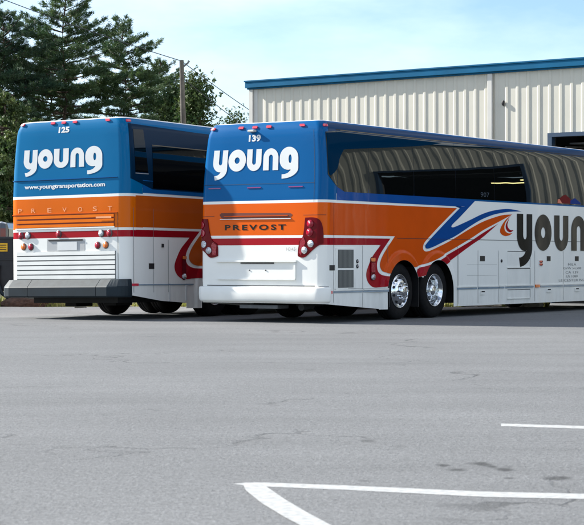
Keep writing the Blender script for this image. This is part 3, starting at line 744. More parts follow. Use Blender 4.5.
    seam(b, P, -.20, -1.93, .578, .583, off=.003)
    seam(b, P, -2.3, -10.9, 1.462, 1.470, off=.006)
    for z in (.99,.775): seam(b, P, -4.95, -6.2, z, z+.003, off=.003, m='seam_side')
    for s0, s1 in ((-5.488,-5.679),(-8.43,-8.60),(-9.79,-9.97)):
        b.rect('latch', s0, s1, 1.054, 1.155, 'black', P, .003, .004)
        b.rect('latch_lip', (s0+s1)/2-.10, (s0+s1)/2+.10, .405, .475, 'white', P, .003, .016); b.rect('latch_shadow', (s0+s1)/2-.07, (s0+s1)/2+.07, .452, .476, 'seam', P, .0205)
    b.disc('lock', -6.386, 1.057, .03, .03, 'black', P)
    for z0, z1 in ((.935,1.262),(.575,.915),(.315,.495)):                  # recessed louvre panels
        b.rect('louvre_panel', -6.63, -7.655, z0, z1, 'white', P, .002, .004)
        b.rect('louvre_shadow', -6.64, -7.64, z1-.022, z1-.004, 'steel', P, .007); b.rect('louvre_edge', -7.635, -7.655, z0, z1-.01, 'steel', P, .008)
        b.rect('louvre_sill', -6.62, -7.67, z0-.018, z0, 'white', P, .003, .018)
    mk = b.rect('marker_lamp', -8.054, -8.226, .950, 1.075, 'vinyl_white', P, .003, .006)
    for z in (.985, 1.042): b.disc('amber_lens', -8.14, z, .07, .024, 'lamp_orange', mk, .010, .012)
    b.rect('turn_lamp', -7.884, -8.068, .515, .572, 'lamp_amber', P, .016, .010)
    lp = b.sheet('side_lamp', [rrect(-1.52,-1.38,.72,1.13,.05)], 'lamp_darkred', P, .005, .010)
    b.rect('amber_lens', -1.385, -1.515, 1.05, 1.115, 'lamp_amber', lp, .018, .012, rnd=.02)
    b.rect('red_lens', -1.385, -1.515, .86, 1.03, 'lamp_red', lp, .018, .010, rnd=.02)
    b.disc('clear_lens', -1.45, .775, .065, .05, 'lamp_clear', lp, .018, .016)
    word(b, P, [(7.06,7.742),(7.861,8.641),(8.774,9.452),(9.60,10.33),(10.45,11.25)], 1.272, 2.005, 'vinyl_black', 'side_lettering', tall=True, off=.009)
    for i, (t, a, c) in enumerate((('MILA',-9.45,-9.85),('GVW 54,500',-9.22,-10.1),('CA 139',-9.33,-9.95),('US 1080',-9.36,-9.92),('LEICESTER NC',-9.0,-10.3))):
        writing(b, 'small_lettering', t, a, c, .955-.083*i, 1.005-.083*i, 'letter_grey', P, bold=-.01)
    writing(b, 'small_lettering', '907', -5.50, -5.86, 2.30, 2.39, 'letter_dim', P, off=.009)
    em = b.sheet('window_emblem', [[(-8.93,2.262),(-8.95,2.33),(-9.2,2.43),(-9.33,2.45),(-9.6,2.35),(-9.62,2.262)]], 'emblem_red', P, .009)
    b.sheet('emblem_blue', [[(-9.55,2.262),(-9.55,2.33),(-9.78,2.39),(-9.9,2.35),(-10.05,2.30),(-10.08,2.262)]], 'emblem_blue', em, .009)
    b.sheet('emblem_orange', [[(-8.92,2.262),(-8.93,2.34),(-9.02,2.35),(-9.12,2.28),(-9.14,2.262)]], 'lamp_orange', em, .011)
    return P
M['emblem_blue'] = mat('emblem_blue', (.003,.03,.2), rough=.5, spec=.1)
M['emblem_red'] = mat('emblem_red', (.14,.002,.006), rough=.5, spec=.1)
M['bronze'] = mat('bronze_strip', (.16,.12,.07), rough=.4, metal=.6)
M['rim_grey'] = mat('badge_grey', (.28,.28,.29), rough=.5)
M['bumper_white'] = mat('white_bumper_paint', WHITE, **PAINT)
M['letter_grey'] = mat('grey_lettering', (.13,.14,.15), rough=.6)
M['letter_dim'] = mat('dim_lettering', (.012,.03,.055), rough=.6)
M['grille_slat'] = mat('grille_slat', (.20,.21,.20), rough=.5)
M['lamp_orange'] = mat('orange_lens', (.62,.07,.012), rough=.25, coat=1)

def coach_old():
    b = Body(.2, profB, [2.85, 4.15, 9.7], W=2.67, LEN=11.6)  # unseen front shortened so the coach's shadow stops before the verge
    P, f, l, u = root_of((-2.879, 33.0, 0), 31, .35, .7, 'coach')
    P.name = 'coach.001'; P.scale = (1.0118,)*3; P.location = (-2.879*1.0118, 33.0*1.0118, 1.085*(1-1.0118))
    bpy.context.view_layer.update()
    tag(P, 'coach numbered 125, with louvred tail, web address and grey step bumper, beside the pines', 'coach', 'coaches parked side by side')
    zb = lambda x: .47-.17*min(max(x,0),1.4)/1.4
    shell(b, 'body', 'shellB', P, [.25,.7,1.0,1.35,1.6,2.0,2.2,2.3,2.45,2.6,2.75,2.9,3.05,3.2,3.3,3.4,3.48,3.54,3.58,3.61], zb, ((1.83,4.73),(8.9,10.5)))
    side_panels(b, P, 'white'); common(b, P, 'shellB', True); underside(P, -2.1)
    # glass band: dark panel, a narrow rear window and the long window
    b.sheet('window_surround', [[(.10,3.50),(.09,2.52),(-.05,2.48),(-.56,2.345),(-2.9,2.335),(-10.2,2.335),(-10.2,3.44),(-2,3.46)]], 'navy', P, .004)
    b.sheet('side_glass', [rr_ for rr_ in [[(-.0,3.40),(-.31,3.41),(-.42,2.64),(-.03,2.64)]]], 'glass_black', P, .009)
    b.sheet('window_frame', [[(-.03,2.625),(-.43,2.625),(-.43,2.61),(-.03,2.61)]], 'rim_grey', P, .009)
    xs = [-.56,-2.3,-4.0,-5.7,-7.4,-8.8,-10.1]
    for i in range(len(xs)-1):
        b.rect('side_glass', xs[i]-.006, xs[i+1]+.006, 2.365, 3.13, 'glass_black', P, .009)
    b.rect('window_rail', -.56, -10.1, 3.135, 3.15, 'bronze', P, .012)
    o = b.rect('side_glass', -.3, -10.2, 2.35, 3.3, 'glass', P, .006); mirror_copy(o, P); bpy.data.objects.remove(o)
    bm = bmesh.new(); prev = None
    for z in range(13):
        zz = 1.35+z*.165; row = []
        for k in range(13):
            y = .12+(WID-.24)*k/12; x = 11.6-.10*(2*y/WID-1)**4
            row.append(b.warp(x, y, zz)+Vector((.012,0,0)))
        if prev:
            for k in range(12): bm.faces.new([bm.verts.new(v) for v in (prev[k], prev[k+1], row[k+1], row[k])])
        prev = row
    bmesh.ops.remove_doubles(bm, verts=bm.verts[:], dist=1e-5); frombm('windscreen', bm, 'glass', P, True)
    loc = lambda x, y: (.515*1.0118-((P.matrix_world @ Vector((x, y, 0))).z))/1.0118
    for side in (0, 1):
        y = 0 if side == 0 else WID
        for x, k in ((2.85,'tag'),(4.15,'drive'),(9.7,'tag')): wheel(P, x, loc(x, y), side, k)
    # ---- tail
    for s in (2.623, 1.852, 1.582, 1.302, .50): b.rect('marker_light', s-.05, s+.05, 3.545, 3.585, 'marker', P, .003, .02, rnd=.012)
    b.rect('marker_light', .02, .12, 3.525, 3.565, 'marker', P, .003, .015, rnd=.012)
    word(b, P, [(-2.464,-2.150),(-2.134,-1.790),(-1.765,-1.425),(-1.381,-1.074),(-1.045,-.665)], 2.755, 3.10, 'vinyl_white')
    writing(b, 'fleet_number', '125', 1.683, 1.425, 3.385, 3.492, 'vinyl_white', P, bold=.045)
    writing(b, 'web_address', 'www.youngtransportation.com', 2.42, .60, 2.365, 2.462, 'vinyl_white', P, bold=.032, spacing=1.0)
    seam(b, P, .33, 2.8, 2.535, 2.541); b.rect('panel_edge', .33, 2.78, 2.541, 2.551, 'blueB', P, .003, .012)
    for ch, s in zip('PREVOST', (2.52,2.21,1.84,1.50,1.15,.82,.49)):
        writing(b, 'maker_lettering', ch, s+.045, s-.045, 1.955, 2.035, 'orange_pale', P, off=.004)
    # louvred doors: frames and proud slats with dark gaps between
    def louvres(z0, z1, n, m, s0, s1, gap, frame):
        bk = b.rect('louvre_backing', s0, s1, z0, z1, gap, P, .003)
        h = (z1-z0)/n
        for k in range(n):
            a = z0+h*(k+.22); o = b.rect('louvre', s0-.01, s1+.01, a, a+h*(.66 if n == 3 else .76), m, P, .004, (.012 if n == 3 else .012), rnd=.006)
        return bk
    louvres(1.665, 1.905, 3, 'louvre_orange', 2.60, .39, 'orange_gap', 'orangeB')
    b.rect('white_edge', 2.62, .39, 1.655, 1.675, 'white', P, .004, .012)
    b.rect('small_lettering', .78, .44, 1.822, 1.856, 'orange_pale', P, .033)
    louvres(.735, 1.245, 6, 'white', 2.60, .37, 'louvre_gap', 'white')
    b.rect('panel_edge', .33, 2.80, 1.915, 1.925, 'orangeB', P, .003, .016)
    for s, z, m in ((2.50,1.545,'lamp_red'),(2.335,1.545,'lamp_clear'),(1.63,1.56,'lamp_red'),(.68,1.555,'lamp_clear'),(.50,1.555,'lamp_red'),(2.435,1.345,'lamp_amber'),(2.265,1.34,'lamp_red'),(.76,1.345,'lamp_red'),(.58,1.35,'lamp_amber')):
        r_ = b.disc('lamp_ring', s, z, .062, .068, 'steel', P, .002, .012); b.disc('tail_lamp', s, z, .050, .056, m, r_, .010, .018)
    pr = b.rect('plate_recess', 1.90, 1.05, 1.25, 1.47, 'plate_shade', P, .003); b.rect('plate_lamp', 1.86, 1.10, 1.435, 1.462, 'black', pr, .004, .012)
    b.rect('licence_plate', 1.66, 1.22, 1.265, 1.42, 'vinyl_white', pr, .006, .006)
    seam(b, P, .315, .322, .75, 1.92)
    # bumper: chunky grey step bumper in three sections
    for sec, (a, c) in enumerate(((2.90,2.15),(2.14,.62),(.61,.08))):
        bm = bmesh.new(); prof = [(.0,.745),(.13,.74),(.26,.62),(.27,.60),(.27,.45),(.24,.425),(.0,.42)]
        n = 14; rows = []
        for k in range(n+1):
            s = a+(c-a)*k/n; ee = 1
            if sec == 0: ee = .15+.85*min(1, (2.90-s)/.30)
            if sec == 2: ee = .12+.88*min(1, (s-.08)/.30)
            rows.append([bm.verts.new(b.pos(s, z, d*ee)) for d, z in prof])
        for i in range(n):
            for k in range(len(prof)-1): bm.faces.new((rows[i][k], rows[i+1][k], rows[i+1][k+1], rows[i][k+1]))
        bm.faces.new(rows[0]); bm.faces.new(rows[-1])
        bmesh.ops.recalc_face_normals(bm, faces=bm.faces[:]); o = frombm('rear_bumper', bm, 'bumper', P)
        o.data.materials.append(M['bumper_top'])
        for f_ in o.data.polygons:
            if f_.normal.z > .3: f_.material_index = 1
    # ---- kerb side
    b.rect('latch', -.44, -.60, .92, 1.02, 'black', P, .003, .004); b.rect('lock', -.84, -.90, 1.31, 1.375, 'seam', P, .003, .01)
    b.rect('side_reflector', .083, -.107, .62, .662, 'marker', P, .003, .012)
    for s in (.02,-.585,-1.05): seam(b, P, s-.004, s+.004, .50, 2.0 if s > -.7 else 1.45, off=.005, m='seam_side')
    b.rect('rub_rail', -.12, -1.85, .628, .650, 'rail', P, .003, .010)
    for s in (-1.08,-1.62): b.rect('skirt_post', s-.02, s+.02, .34, .66, 'vinyl_white', P, .003, .008)
    lp = b.sheet('side_lamp', [rrect(-1.60,-1.48,.72,1.17,.05)], 'lamp_darkred', P, .005, .010)
    b.rect('amber_lens', -1.49, -1.60, 1.10, 1.16, 'lamp_amber', lp, .018, .012, rnd=.02)
    b.disc('clear_lens', -1.53, .785, .055, .05, 'lamp_clear', lp, .018, .016)
    return P
M['navy'] = mat('dark_window_band', (.001,.018,.045), rough=.25, coat=.05, spec=.05, bump=.1, bscale=1.2)
M['glass_black'] = mat('black_glass', (.0015,.0015,.002), rough=.02, ior=1.28, bump=.1, bscale=1)
M['band'] = mat('dark_blue_roof_band', (.0006,.030,.095), rough=.35, coat=.15, spec=.05)
M['sky_reflection'] = mat('sky_reflection_blue', (.0006,.022,.055), rough=.3, coat=.03, spec=.0, bump=.08, bscale=1.2)
M['louvre_gap'] = mat('louvre_gap_grey', (.10,.11,.115), rough=.7)
M['plate_shade'] = mat('plate_recess_shade', (.42,.43,.43), rough=.5)  # flat grey sheet, the shade of the recess put into its colour
coach_a = coach_new(); coach_b = coach_old()
# ================================================================== steel building
WD = Vector((.809,-.588,0)).normalized(); WN = Vector((-.588,-.809,0)).normalized()     # along the wall, and out of it towards the lot
bld = bpy.data.objects.new('steel_building', None); COL.objects.link(bld)
bld.location = (3.336, 49, 0); bld.rotation_euler = (0,0,math.atan2(WD.y, WD.x))           # local x along the wall, local -y towards the lot
tag(bld, 'cream ribbed steel workshop with blue eave trim and open bay doors behind the coaches', 'building')
DOORS = [(3.89,8.0),(11.1,15.2),(18.3,22.4)]; DH = 4.13; EV = 5.84; X0 = -5.5; X1 = 27
def ribbed(name, x0, x1, z0, z1, parent, pitch=.305):
    bm = bmesh.new(); prof = []
    k = math.floor((x0-X0)/pitch)
    xx = [(x0, 0)]
    c = X0+.16+k*pitch
    while c < x1+.2:
        for dx, d in ((-.058,0),(-.028,.018),(.030,.018),(.064,0)):
            x = c+dx
            if x0 < x < x1: xx.append((x, d))
        c += pitch
    xx.append((x1, 0)); xx.sort()
    a = [bm.verts.new((x, -d, z0)) for x, d in xx]; b = [bm.verts.new((x, -d, z1)) for x, d in xx]
    for i in range(len(xx)-1): bm.faces.new((a[i], a[i+1], b[i+1], b[i]))
    return frombm(name, bm, 'cream', parent)
cuts = [X0]+[v for d in DOORS for v in d]+[X1]
for i in range(0, len(cuts), 2): ribbed('wall_panel', cuts[i], cuts[i+1], 0, EV+.05, bld)
for a, c in DOORS: ribbed('wall_panel', a, c, DH, EV+.05, bld)
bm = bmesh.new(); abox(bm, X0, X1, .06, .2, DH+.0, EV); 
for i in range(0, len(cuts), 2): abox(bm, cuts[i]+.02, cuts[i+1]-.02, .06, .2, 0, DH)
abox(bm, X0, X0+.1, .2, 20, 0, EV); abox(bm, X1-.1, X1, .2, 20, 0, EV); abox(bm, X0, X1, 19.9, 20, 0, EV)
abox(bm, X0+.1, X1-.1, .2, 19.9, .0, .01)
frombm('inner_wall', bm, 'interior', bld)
bm = bmesh.new()
v = [bm.verts.new(p) for p in ((X0-.1,-.12,EV+.16),(X1+.1,-.12,EV+.16),(X1+.1,10,EV+.85),(X0-.1,10,EV+.85),(X0-.1,20.1,EV+.16),(X1+.1,20.1,EV+.16))]
bm.faces.new(v[:4]); bm.faces.new((v[3],v[2],v[5],v[4])); frombm('roof', bm, 'roof', bld)
bm = bmesh.new()
for x in (X0-.02, X1+.02):
    v = [bm.verts.new(p) for p in ((x,0,EV+.1),(x,20,EV+.1),(x,10,EV+.82))]; bm.faces.new(v)
    v = [bm.verts.new(p) for p in ((x,0,0),(x,20,0),(x,20,EV+.1),(x,0,EV+.1))]; bm.faces.new(v)
frombm('end_wall', bm, 'cream', bld)
bm = bmesh.new(); abox(bm, X0-.12, X1+.12, -.17, .0, EV+.0, EV+.165, .012); abox(bm, X0-.14, X1+.14, -.19, .02, EV+.168, EV+.205)
abox(bm, X0-.10, X1+.1, -.10, -.0, EV-.035, EV-.004); frombm('eave_gutter', bm, 'fascia', bld)
bm = bmesh.new(); abox(bm, X0-.05, X0+.07, -.07, .02, 0, EV-.04); abox(bm, X0+.075, X0+.21, -.02, -.0015, 0, EV-.04); frombm('corner_trim', bm, 'trim', bld)
for x in (2.13, 16.6):
    bm = bmesh.new(); abox(bm, x-.07, x+.07, -.085, -.022, .15, EV-.04, .012)
    for z in (1.2, 3.4): abox(bm, x-.1, x+.1, -.089, -.02, z, z+.04)
    frombm('downspout', bm, 'trim', bld)
for a, c in DOORS:
    bm = bmesh.new(); abox(bm, a-.12, a, -.06, .10, 0, DH); abox(bm, c, c+.12, -.06, .10, 0, DH); abox(bm, a-.12, c+.12, -.062, .09, DH, DH+.10); frombm('door_frame', bm, 'doorframe', bld)
    bm = bmesh.new(); abox(bm, a+.02, a+.12, .12, .2, 0, DH-.05); abox(bm, c-.12, c-.02, .12, .2, 0, DH-.05)
    bm.free()
    for x in (a+.2, c-.2): bm = bmesh.new(); tube(bm, [(x,.3,DH-.25),(x,3.2,DH-.1)], .03, 6); frombm('door_track', bm, 'steel', bld)
    bm = bmesh.new()
    for k in range(4): abox(bm, a+.15, c-.15, .6+.62*k, 1.2+.62*k, DH-.16+.02*k, DH-.12+.02*k)
    frombm('overhead_door', bm, 'steel', bld)
    for px, py in ((.9, 4.5), (2.6, 6.2)):
        bm = bmesh.new(); abox(bm, a+px-.05, a+px+1.2, py, py+.12, 3.98, 4.03); frombm('strip_light', bm, 'tube', bld)
bm = bmesh.new(); bmesh.ops.create_icosphere(bm, subdivisions=2, radius=.05, matrix=Matrix.Translation((2.5,-.05,5.04)) @ Matrix.Diagonal((.8,.6,1.4,1)))
abox(bm, 2.49, 2.51, -.02, 0, 4.96, 5.1); frombm('vent_cap', bm, 'black', bld)
M_ = None

# ================================================================== trees
def leaf_mat(name, c1, c2, sc=1.4):
    m = bpy.data.materials.new(name); m.use_nodes = True; t = m.node_tree; b = t.nodes['Principled BSDF']
    tcn = t.nodes.new('ShaderNodeTexCoord'); n = t.nodes.new('ShaderNodeTexNoise'); n.inputs['Scale'].default_value = sc; n.inputs['Detail'].default_value = 5
    t.links.new(tcn.outputs['Object'], n.inputs['Vector']); c = t.nodes.new('ShaderNodeValToRGB')
    c.color_ramp.elements[0].position = .35; c.color_ramp.elements[0].color = (*c1, 1); c.color_ramp.elements[1].position = .65; c.color_ramp.elements[1].color = (*c2, 1)
    t.links.new(n.outputs['Fac'], c.inputs[0]); t.links.new(c.outputs[0], b.inputs['Base Color']); b.inputs['Roughness'].default_value = .6
    tr = t.nodes.new('ShaderNodeBsdfTranslucent'); t.links.new(c.outputs[0], tr.inputs[0]); ms = t.nodes.new('ShaderNodeMixShader'); ms.inputs[0].default_value = .3
    out = t.nodes['Material Output']; t.links.new(b.outputs[0], ms.inputs[1]); t.links.new(tr.outputs[0], ms.inputs[2]); t.links.new(ms.outputs[0], out.inputs['Surface'])
    return m
M['needles'] = leaf_mat('pine_needles', (.035,.085,.038), (.095,.145,.045)); M['needles_dark'] = leaf_mat('pine_needles_dark', (.025,.065,.040), (.065,.11,.042))
M['leaves'] = leaf_mat('broad_leaves', (.03,.075,.02), (.10,.13,.035))
def tri_mesh(name, V, m, parent):
    V = np.asarray(V, dtype=np.float32).reshape(-1, 3); n = len(V)//3
    me = bpy.data.meshes.new(name); me.vertices.add(len(V)); me.vertices.foreach_set('co', V.ravel())
    me.loops.add(len(V)); me.loops.foreach_set('vertex_index', np.arange(len(V), dtype=np.int32))
    me.polygons.add(n); me.polygons.foreach_set('loop_start', np.arange(0, len(V), 3, dtype=np.int32)); me.polygons.foreach_set('loop_total', np.full(n, 3, dtype=np.int32))
    me.update(); me.validate()
    return link(name, me, m, parent)
def tufts(rng, centres, dirs, n, ln, wd):
    """needle tufts: n narrow triangles fanned around dirs at every centre"""
    c = np.repeat(centres, n, 0); d = np.repeat(dirs, n, 0)+rng.normal(0, .55, (len(centres)*n, 3)); d /= np.linalg.norm(d, axis=1)[:,None]
    q = rng.normal(0, 1, d.shape); s = np.cross(d, q); s /= np.linalg.norm(s, axis=1)[:,None]+1e-9
    l = ln*rng.uniform(.6, 1.25, (len(c),1)); w_ = wd*rng.uniform(.7, 1.3, (len(c),1)); base = c+rng.normal(0, ln*.25, c.shape)
    return np.stack([base-s*w_/2, base+s*w_/2, base+d*l], 1)
def pine(loc, H, Rc, seed, label, zlow=.25, dens=1.0, m='needles', lean=0, group='pines behind the coaches', droop=.0):
    rng = np.random.default_rng(seed); rnd = random.Random(seed)
    P = empty('pine_tree', loc); tag(P, label, 'tree', group)
    bm = bmesh.new(); n = 10
    tp = [(lean*H*(k/n)**1.5+.10*math.sin(k*1.1+seed), .08*math.cos(k*1.3+seed), H*k/n) for k in range(n+1)]
    tube(bm, tp, [max(.03, .17*(1-.9*k/n)*H/13) for k in range(n+1)], 8)
    C = []; D = []
    z = H*zlow
    while z < H*.995:
        f = (z-H*zlow)/(H*(1-zlow))
        rad = Rc*((.72+.5*f) if f < .3 else (.87*(1-((f-.3)/.72)**1.35)+.07))
        i = z/H*n; k = min(n-1, int(i)); a = Vector(tp[k]).lerp(Vector(tp[k+1]), i-k)
        az0 = rnd.uniform(0, 6.28)
        nb = rnd.choice((3,4,5)) if f < .85 else 3
        for j in range(nb):
            az = az0+j*2*math.pi/nb+rnd.uniform(-.5,.5); L = rad*rnd.uniform(.45, 1.25); up = rnd.uniform(-.05,.16)+.55*f**2-droop
            if rnd.random() < .18: L *= .4
            ca, sa = math.cos(az), math.sin(az); crv = rnd.uniform(.0,.22)
            pt = lambda t: Vector((a.x+ca*L*t, a.y+sa*L*t, a.z+L*(up*t+crv*t*t)))
            tube(bm, [tuple(pt(q/5)) for q in range(6)], [max(.010, .042*(1-.8*q/5)*(1-.5*f)) for q in range(6)], 5)
            # side twigs in a nearly flat spray, tufts along each twig
            nt_ = int(L*5.5*dens)+2
            for q in range(nt_):
                t = rnd.uniform(.25, 1.0); sd = rnd.choice((-1,1)); tl = (.16+.40*L*(1.1-t))*rnd.uniform(.5,1.2)
                dx, dy = ca*.75-sa*sd*.8, sa*.75+ca*sd*.8
                p0 = pt(t)
                for w_ in range(max(2, int(tl/.11))):
                    e = (w_+rnd.random())*.11
                    if e > tl: break
                    C.append((p0.x+dx*e, p0.y+dy*e, p0.z+.22*e+rnd.gauss(0,.03))); D.append((dx, dy, .55))
            for w_ in range(4): 
                p0 = pt(1+.03*w_); C.append(tuple(p0)); D.append((ca, sa, .7))
        z += H*.038*rnd.uniform(.65,1.35)*(1-.35*f)
    frombm('trunk', bm, 'bark', P)
    C = np.array(C); D = np.array(D); D /= np.linalg.norm(D, axis=1)[:,None]
    tri_mesh('crown', tufts(rng, C, D, 15, .155, .029), m, P)
    return P
def broadleaf(loc, H, W_, seed, label, m='leaves', ncl=60, name='leafy_tree', cat='tree', group='trees behind the coaches', z0=.30):
    rng = np.random.default_rng(seed); rnd = random.Random(seed)
    P = empty(name, loc); tag(P, label, cat, group)
    bm = bmesh.new(); tube(bm, [(0,0,0),(.05,0,H*.3),(-.05,.05,H*.55),(.05,0,H*.8)], [.14*H/8,.11*H/8,.07*H/8,.02], 8)
    T = []
    for k in range(ncl):
        a = rnd.uniform(0, 2*math.pi); u_ = rnd.uniform(0,1); f = rnd.uniform(0, 1)
        prof_ = math.sin(math.pi*min(1, .12+.86*f))**.7
        r = W_*prof_*math.sqrt(u_)*rnd.uniform(.7,1.15); c = Vector((math.cos(a)*r, math.sin(a)*r, H*(z0+(1-z0)*f)))
        if k % 3 == 0: tube(bm, [(0,0,H*(.25+.35*f)), tuple(c*.6+Vector((0,0,H*.2*(1-f)))), tuple(c)], [.04,.025,.01], 5)
        cs = c+0*c; nn = 44; pts = rng.normal(0, 1, (nn,3))*np.array([.27,.27,.22])*(H/7)+np.array(cs)
        d = rng.normal(0,1,(nn,3)); d /= np.linalg.norm(d,axis=1)[:,None]
        T.append(tufts(rng, pts, d, 5, .11, .085))
    frombm('trunk', bm, 'bark', P); tri_mesh('crown', np.concatenate(T), m, P)
    return P
def at(px, d): x = (px-292)/1880*d; return x
def place(px, d): x = at(px, d); return (x, d, gh(x, d)-.1)
def height(px, topy, d):
    x = at(px, d); return (259.5-topy)/1880*d+1.085-gh(x, d)+.1
pine(place(64,80), height(64,-6,80), 2.9, 3, 'tallest pine in the middle of the group with a broad crown', dens=1.15, zlow=.32)
pine(place(2,78), height(2,14,78), 2.7, 5, 'dark pine at the far left of the group', dens=1.3, zlow=.12, m='needles_dark')
pine(place(124,84), height(124,22,84), 2.5, 8, 'narrow pine with a pointed top, right of the tallest pine', dens=1.2, zlow=.2)
pine(place(-38,80), height(-38,-10,80), 3.0, 12, 'pine standing farthest left with only its side branches showing', dens=1.1, zlow=.2, m='needles_dark')
pine(place(50,83), height(50,40,83), 2.2, 14, 'slim pine with a bare twin trunk behind the tallest pine', dens=.8, zlow=.35, m='needles_dark')
pine(place(160,88), height(160,62,88), 2.3, 21, 'low pine with drooping limbs just left of the utility pole', dens=1.2, zlow=.15)
broadleaf(place(195,74), height(195,81,74), .50, 41, 'small round leafy tree just right of the utility pole', ncl=95)
broadleaf(place(176,78), height(176,92,78), .8, 42, 'low leafy tree behind the utility pole', ncl=80)
broadleaf(place(234,110), height(234,114,110), .55, 43, 'distant treetop barely showing above the numbered 139 coach roof', ncl=60)
broadleaf(place(4,66), 1.5, 1.2, 45, 'green shrub on the brown bank at the far left', name='shrub', cat='shrub', ncl=50, group='shrubs on the bank', z0=.05)
broadleaf(place(3,74), 2.6, 1.8, 46, 'taller leafy bush at the foot of the dark left pine', name='shrub', cat='shrub', ncl=80, group='shrubs on the bank', z0=.05)
broadleaf(place(2,60), 2.3, 1.0, 51, 'green bush on the bank just above the dark blue truck', name='shrub', cat='shrub', ncl=70, group='shrubs on the bank', z0=.05)
broadleaf(place(12,63), 2.4, 1.1, 52, 'green bush half hidden by the left edge of the numbered 125 coach', name='shrub', cat='shrub', ncl=70, group='shrubs on the bank', z0=.05)

# ================================================================== utility pole and cables
px_, py_ = at(184, 60), 60.0
up = empty('utility_pole', (px_, py_, gh(px_, py_)-.05)); tag(up, 'weathered wooden utility pole between the pines and the small round tree', 'utility pole')
ptop = (259.5-60)/1880*60+1.085-gh(px_, py_)+.05
bm = bmesh.new(); tube(bm, [(.10,0,0),(.03,0,ptop*.5),(-.08,0,ptop)], [.12,.10,.07], 12); frombm('shaft', bm, 'pole', up)
bm = bmesh.new(); tube(bm, [(-.08,0,ptop-.25),(.12,-.02,ptop-.10),(.16,-.02,ptop-.02)], [.035,.03,.04], 8); frombm('insulator_arm', bm, 'steel', up)
def wire(a, c, sag, label, r=.013):
    bm = bmesh.new(); A_, B_ = Vector(a), Vector(c); n = 30
    tube(bm, [tuple(A_.lerp(B_, k/n)-Vector((0,0,sag*4*(k/n)*(1-k/n)))) for k in range(n+1)], r, 5)
    tag(frombm('power_line', bm, 'wire'), label, 'cable', 'overhead cables')
def P3(px, py, d): return ((px-292)/1880*d, d, (259.5-py)/1880*d+1.085)
wire(P3(-60,-26,58), P3(182,61,60), .1, 'cable running from the upper left over the pines to the pole top')
wire(P3(183,62,60), P3(330,159,75), .15, 'upper cable slanting down from the pole top to the building')
wire(P3(185,80,60), P3(330,183,75), .15, 'lower cable slanting down from the pole behind the coach roof')

# ================================================================== dark truck at the far left
tr = empty('parked_truck', (-8.84, 45.2, 0), R(-6)); tag(tr, 'dark blue truck with a yellow sticker, mostly hidden behind the numbered 125 coach', 'truck')
bm = bmesh.new(); abox(bm, -2.4, 2.35, -.9, .9, .45, 1.25, .10); abox(bm, -1.6, 2.25, -.85, .85, 1.25, 1.98, .16); frombm('body', bm, 'truckblue', tr)
bm = bmesh.new(); abox(bm, -1.45, 2.0, -.862, -.855, 1.33, 1.8); abox(bm, 2.252, 2.258, -.7, .7, 1.35, 1.8); frombm('window', bm, 'glass', tr)
for x in (-1.5, 1.6):
    bm = bmesh.new(); lathe(bm, [(.0001,.0),(.2,.0),(.22,-.02),(.36,-.02),(.38,.03),(.38,.2),(.0001,.2)], 28); o = frombm('wheel', bm, 'tyre', tr); o.location = (x, -.88, .38)
bm = bmesh.new(); abox(bm, 2.05, 3.1, -1.05, -.95, .35, 1.62, .03); abox(bm, 2.1, 3.05, -1.07, -1.04, 1.56, 1.60, .005); abox(bm, 2.1, 3.05, -1.07, -1.04, 1.06, 1.09, .005); frombm('rear_panel', bm, 'black', tr)
bm = bmesh.new(); abox(bm, 2.10, 2.32, -1.062, -1.052, 1.27, 1.47); o = frombm('warning_sticker', bm, 'yellow', tr)
bm = bmesh.new()
for z in (1.32, 1.37, 1.42): abox(bm, 2.13, 2.29, -1.066, -1.063, z-.008, z+.008)
frombm('sticker_print', bm, 'seam', o)
bm = bmesh.new(); tube(bm, [(2.12,-1.1,.95),(2.10,-1.12,.55),(2.20,-1.13,.3),(2.45,-1.13,.12),(2.8,-1.12,.08)], .045, 8); frombm('guard_bar', bm, 'bumper', tr)
bm = bmesh.new(); abox(bm, 1.4, 2.08, -1.2, -1.1, .2, 1.0, .05); frombm('side_step', bm, 'greyblue', tr)

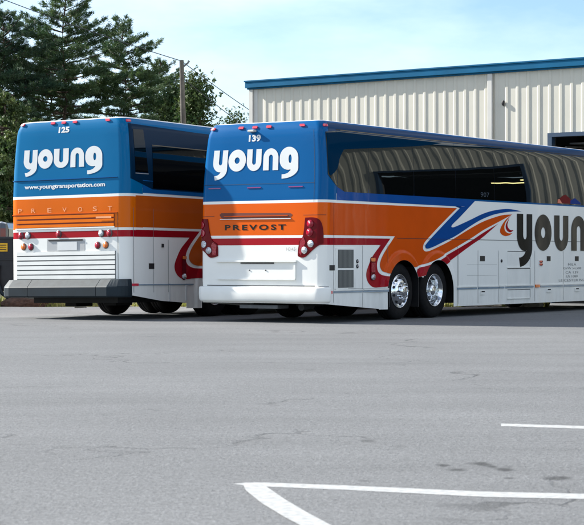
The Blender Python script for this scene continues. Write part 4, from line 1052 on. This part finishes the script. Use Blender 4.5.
# ================================================================== verge
M['grass'] = leaf_mat('verge_grass', (.16,.20,.03), (.42,.38,.14), 3)
rng = np.random.default_rng(5)
def verge(n, x0, x1, y0, y1, h):
    x = rng.uniform(x0, x1, n); y = rng.uniform(y0, y1, n); cl = (np.sin(x*2.1)+np.sin(x*5.3+1)+rng.normal(0,.6,n)) > -.3
    x, y = x[cl], y[cl]; c = np.stack([x, y, np.full(len(x), -.03)], 1); d = rng.normal(0,.35,c.shape); d[:,2] = 1
    d /= np.linalg.norm(d,axis=1)[:,None]; l = h*rng.uniform(.4,1.3,(len(x),1)); s = rng.normal(0,1,c.shape); s[:,2] = 0; s /= np.linalg.norm(s,axis=1)[:,None]
    return np.stack([c-s*.02, c+s*.02, c+d*l], 1)
tag(tri_mesh('grass', np.concatenate([verge(9000,-12,5.6,43.3,44.6,.20), verge(9000,3.9,5.9,43.15,44.6,.46), verge(9000,-16,0,44.6,52,.16)]), 'grass', None), 'tufts of dry yellow green grass along the lot edge', kind='stuff')
M['leaf_litter'] = mat('leaf_litter', (.085,.045,.028), rough=.95, noise=(12,.5), bump=1, bscale=20)
bm = bmesh.new(); bmesh.ops.create_icosphere(bm, subdivisions=4, radius=1)
for v_ in bm.verts: v_.co *= 1+random.uniform(-.06,.06)
bmesh.ops.scale(bm, vec=(.60,.40,.20), verts=bm.verts[:]); o = frombm('leaf_pile', bm, 'leaf_litter', None, True); o.location = (-6.15, 43.6, .04)
tag(o, 'brown heap of leaves and earth at the lot edge under the grey bumper', 'leaf pile')
M['stone'] = mat('pale_stone', (.5,.47,.42), rough=.9, noise=(8,.3))
for i, (x, y, r) in enumerate(((4.30,43.1,.24),(4.52,43.2,.20),(5.45,43.05,.2),(-1.0,44.2,.12))):
    bm = bmesh.new(); bmesh.ops.create_icosphere(bm, subdivisions=3, radius=r)
    for v_ in bm.verts: v_.co *= 1+random.uniform(-.12,.12)
    o = frombm('stone', bm, 'stone', None, False); o.location = (x, y, r*.3); o.scale = (1.5,1,.8)
    tag(o, ('pale stone in the grass seen under the numbered 139 coach, leftmost of three','pale stone in the grass seen under the numbered 139 coach, middle of three','pale stone in the grass seen under the numbered 139 coach, rightmost of three','lone pale stone seen under the rear of the numbered 139 coach')[i], 'stone', 'stones at the lot edge')
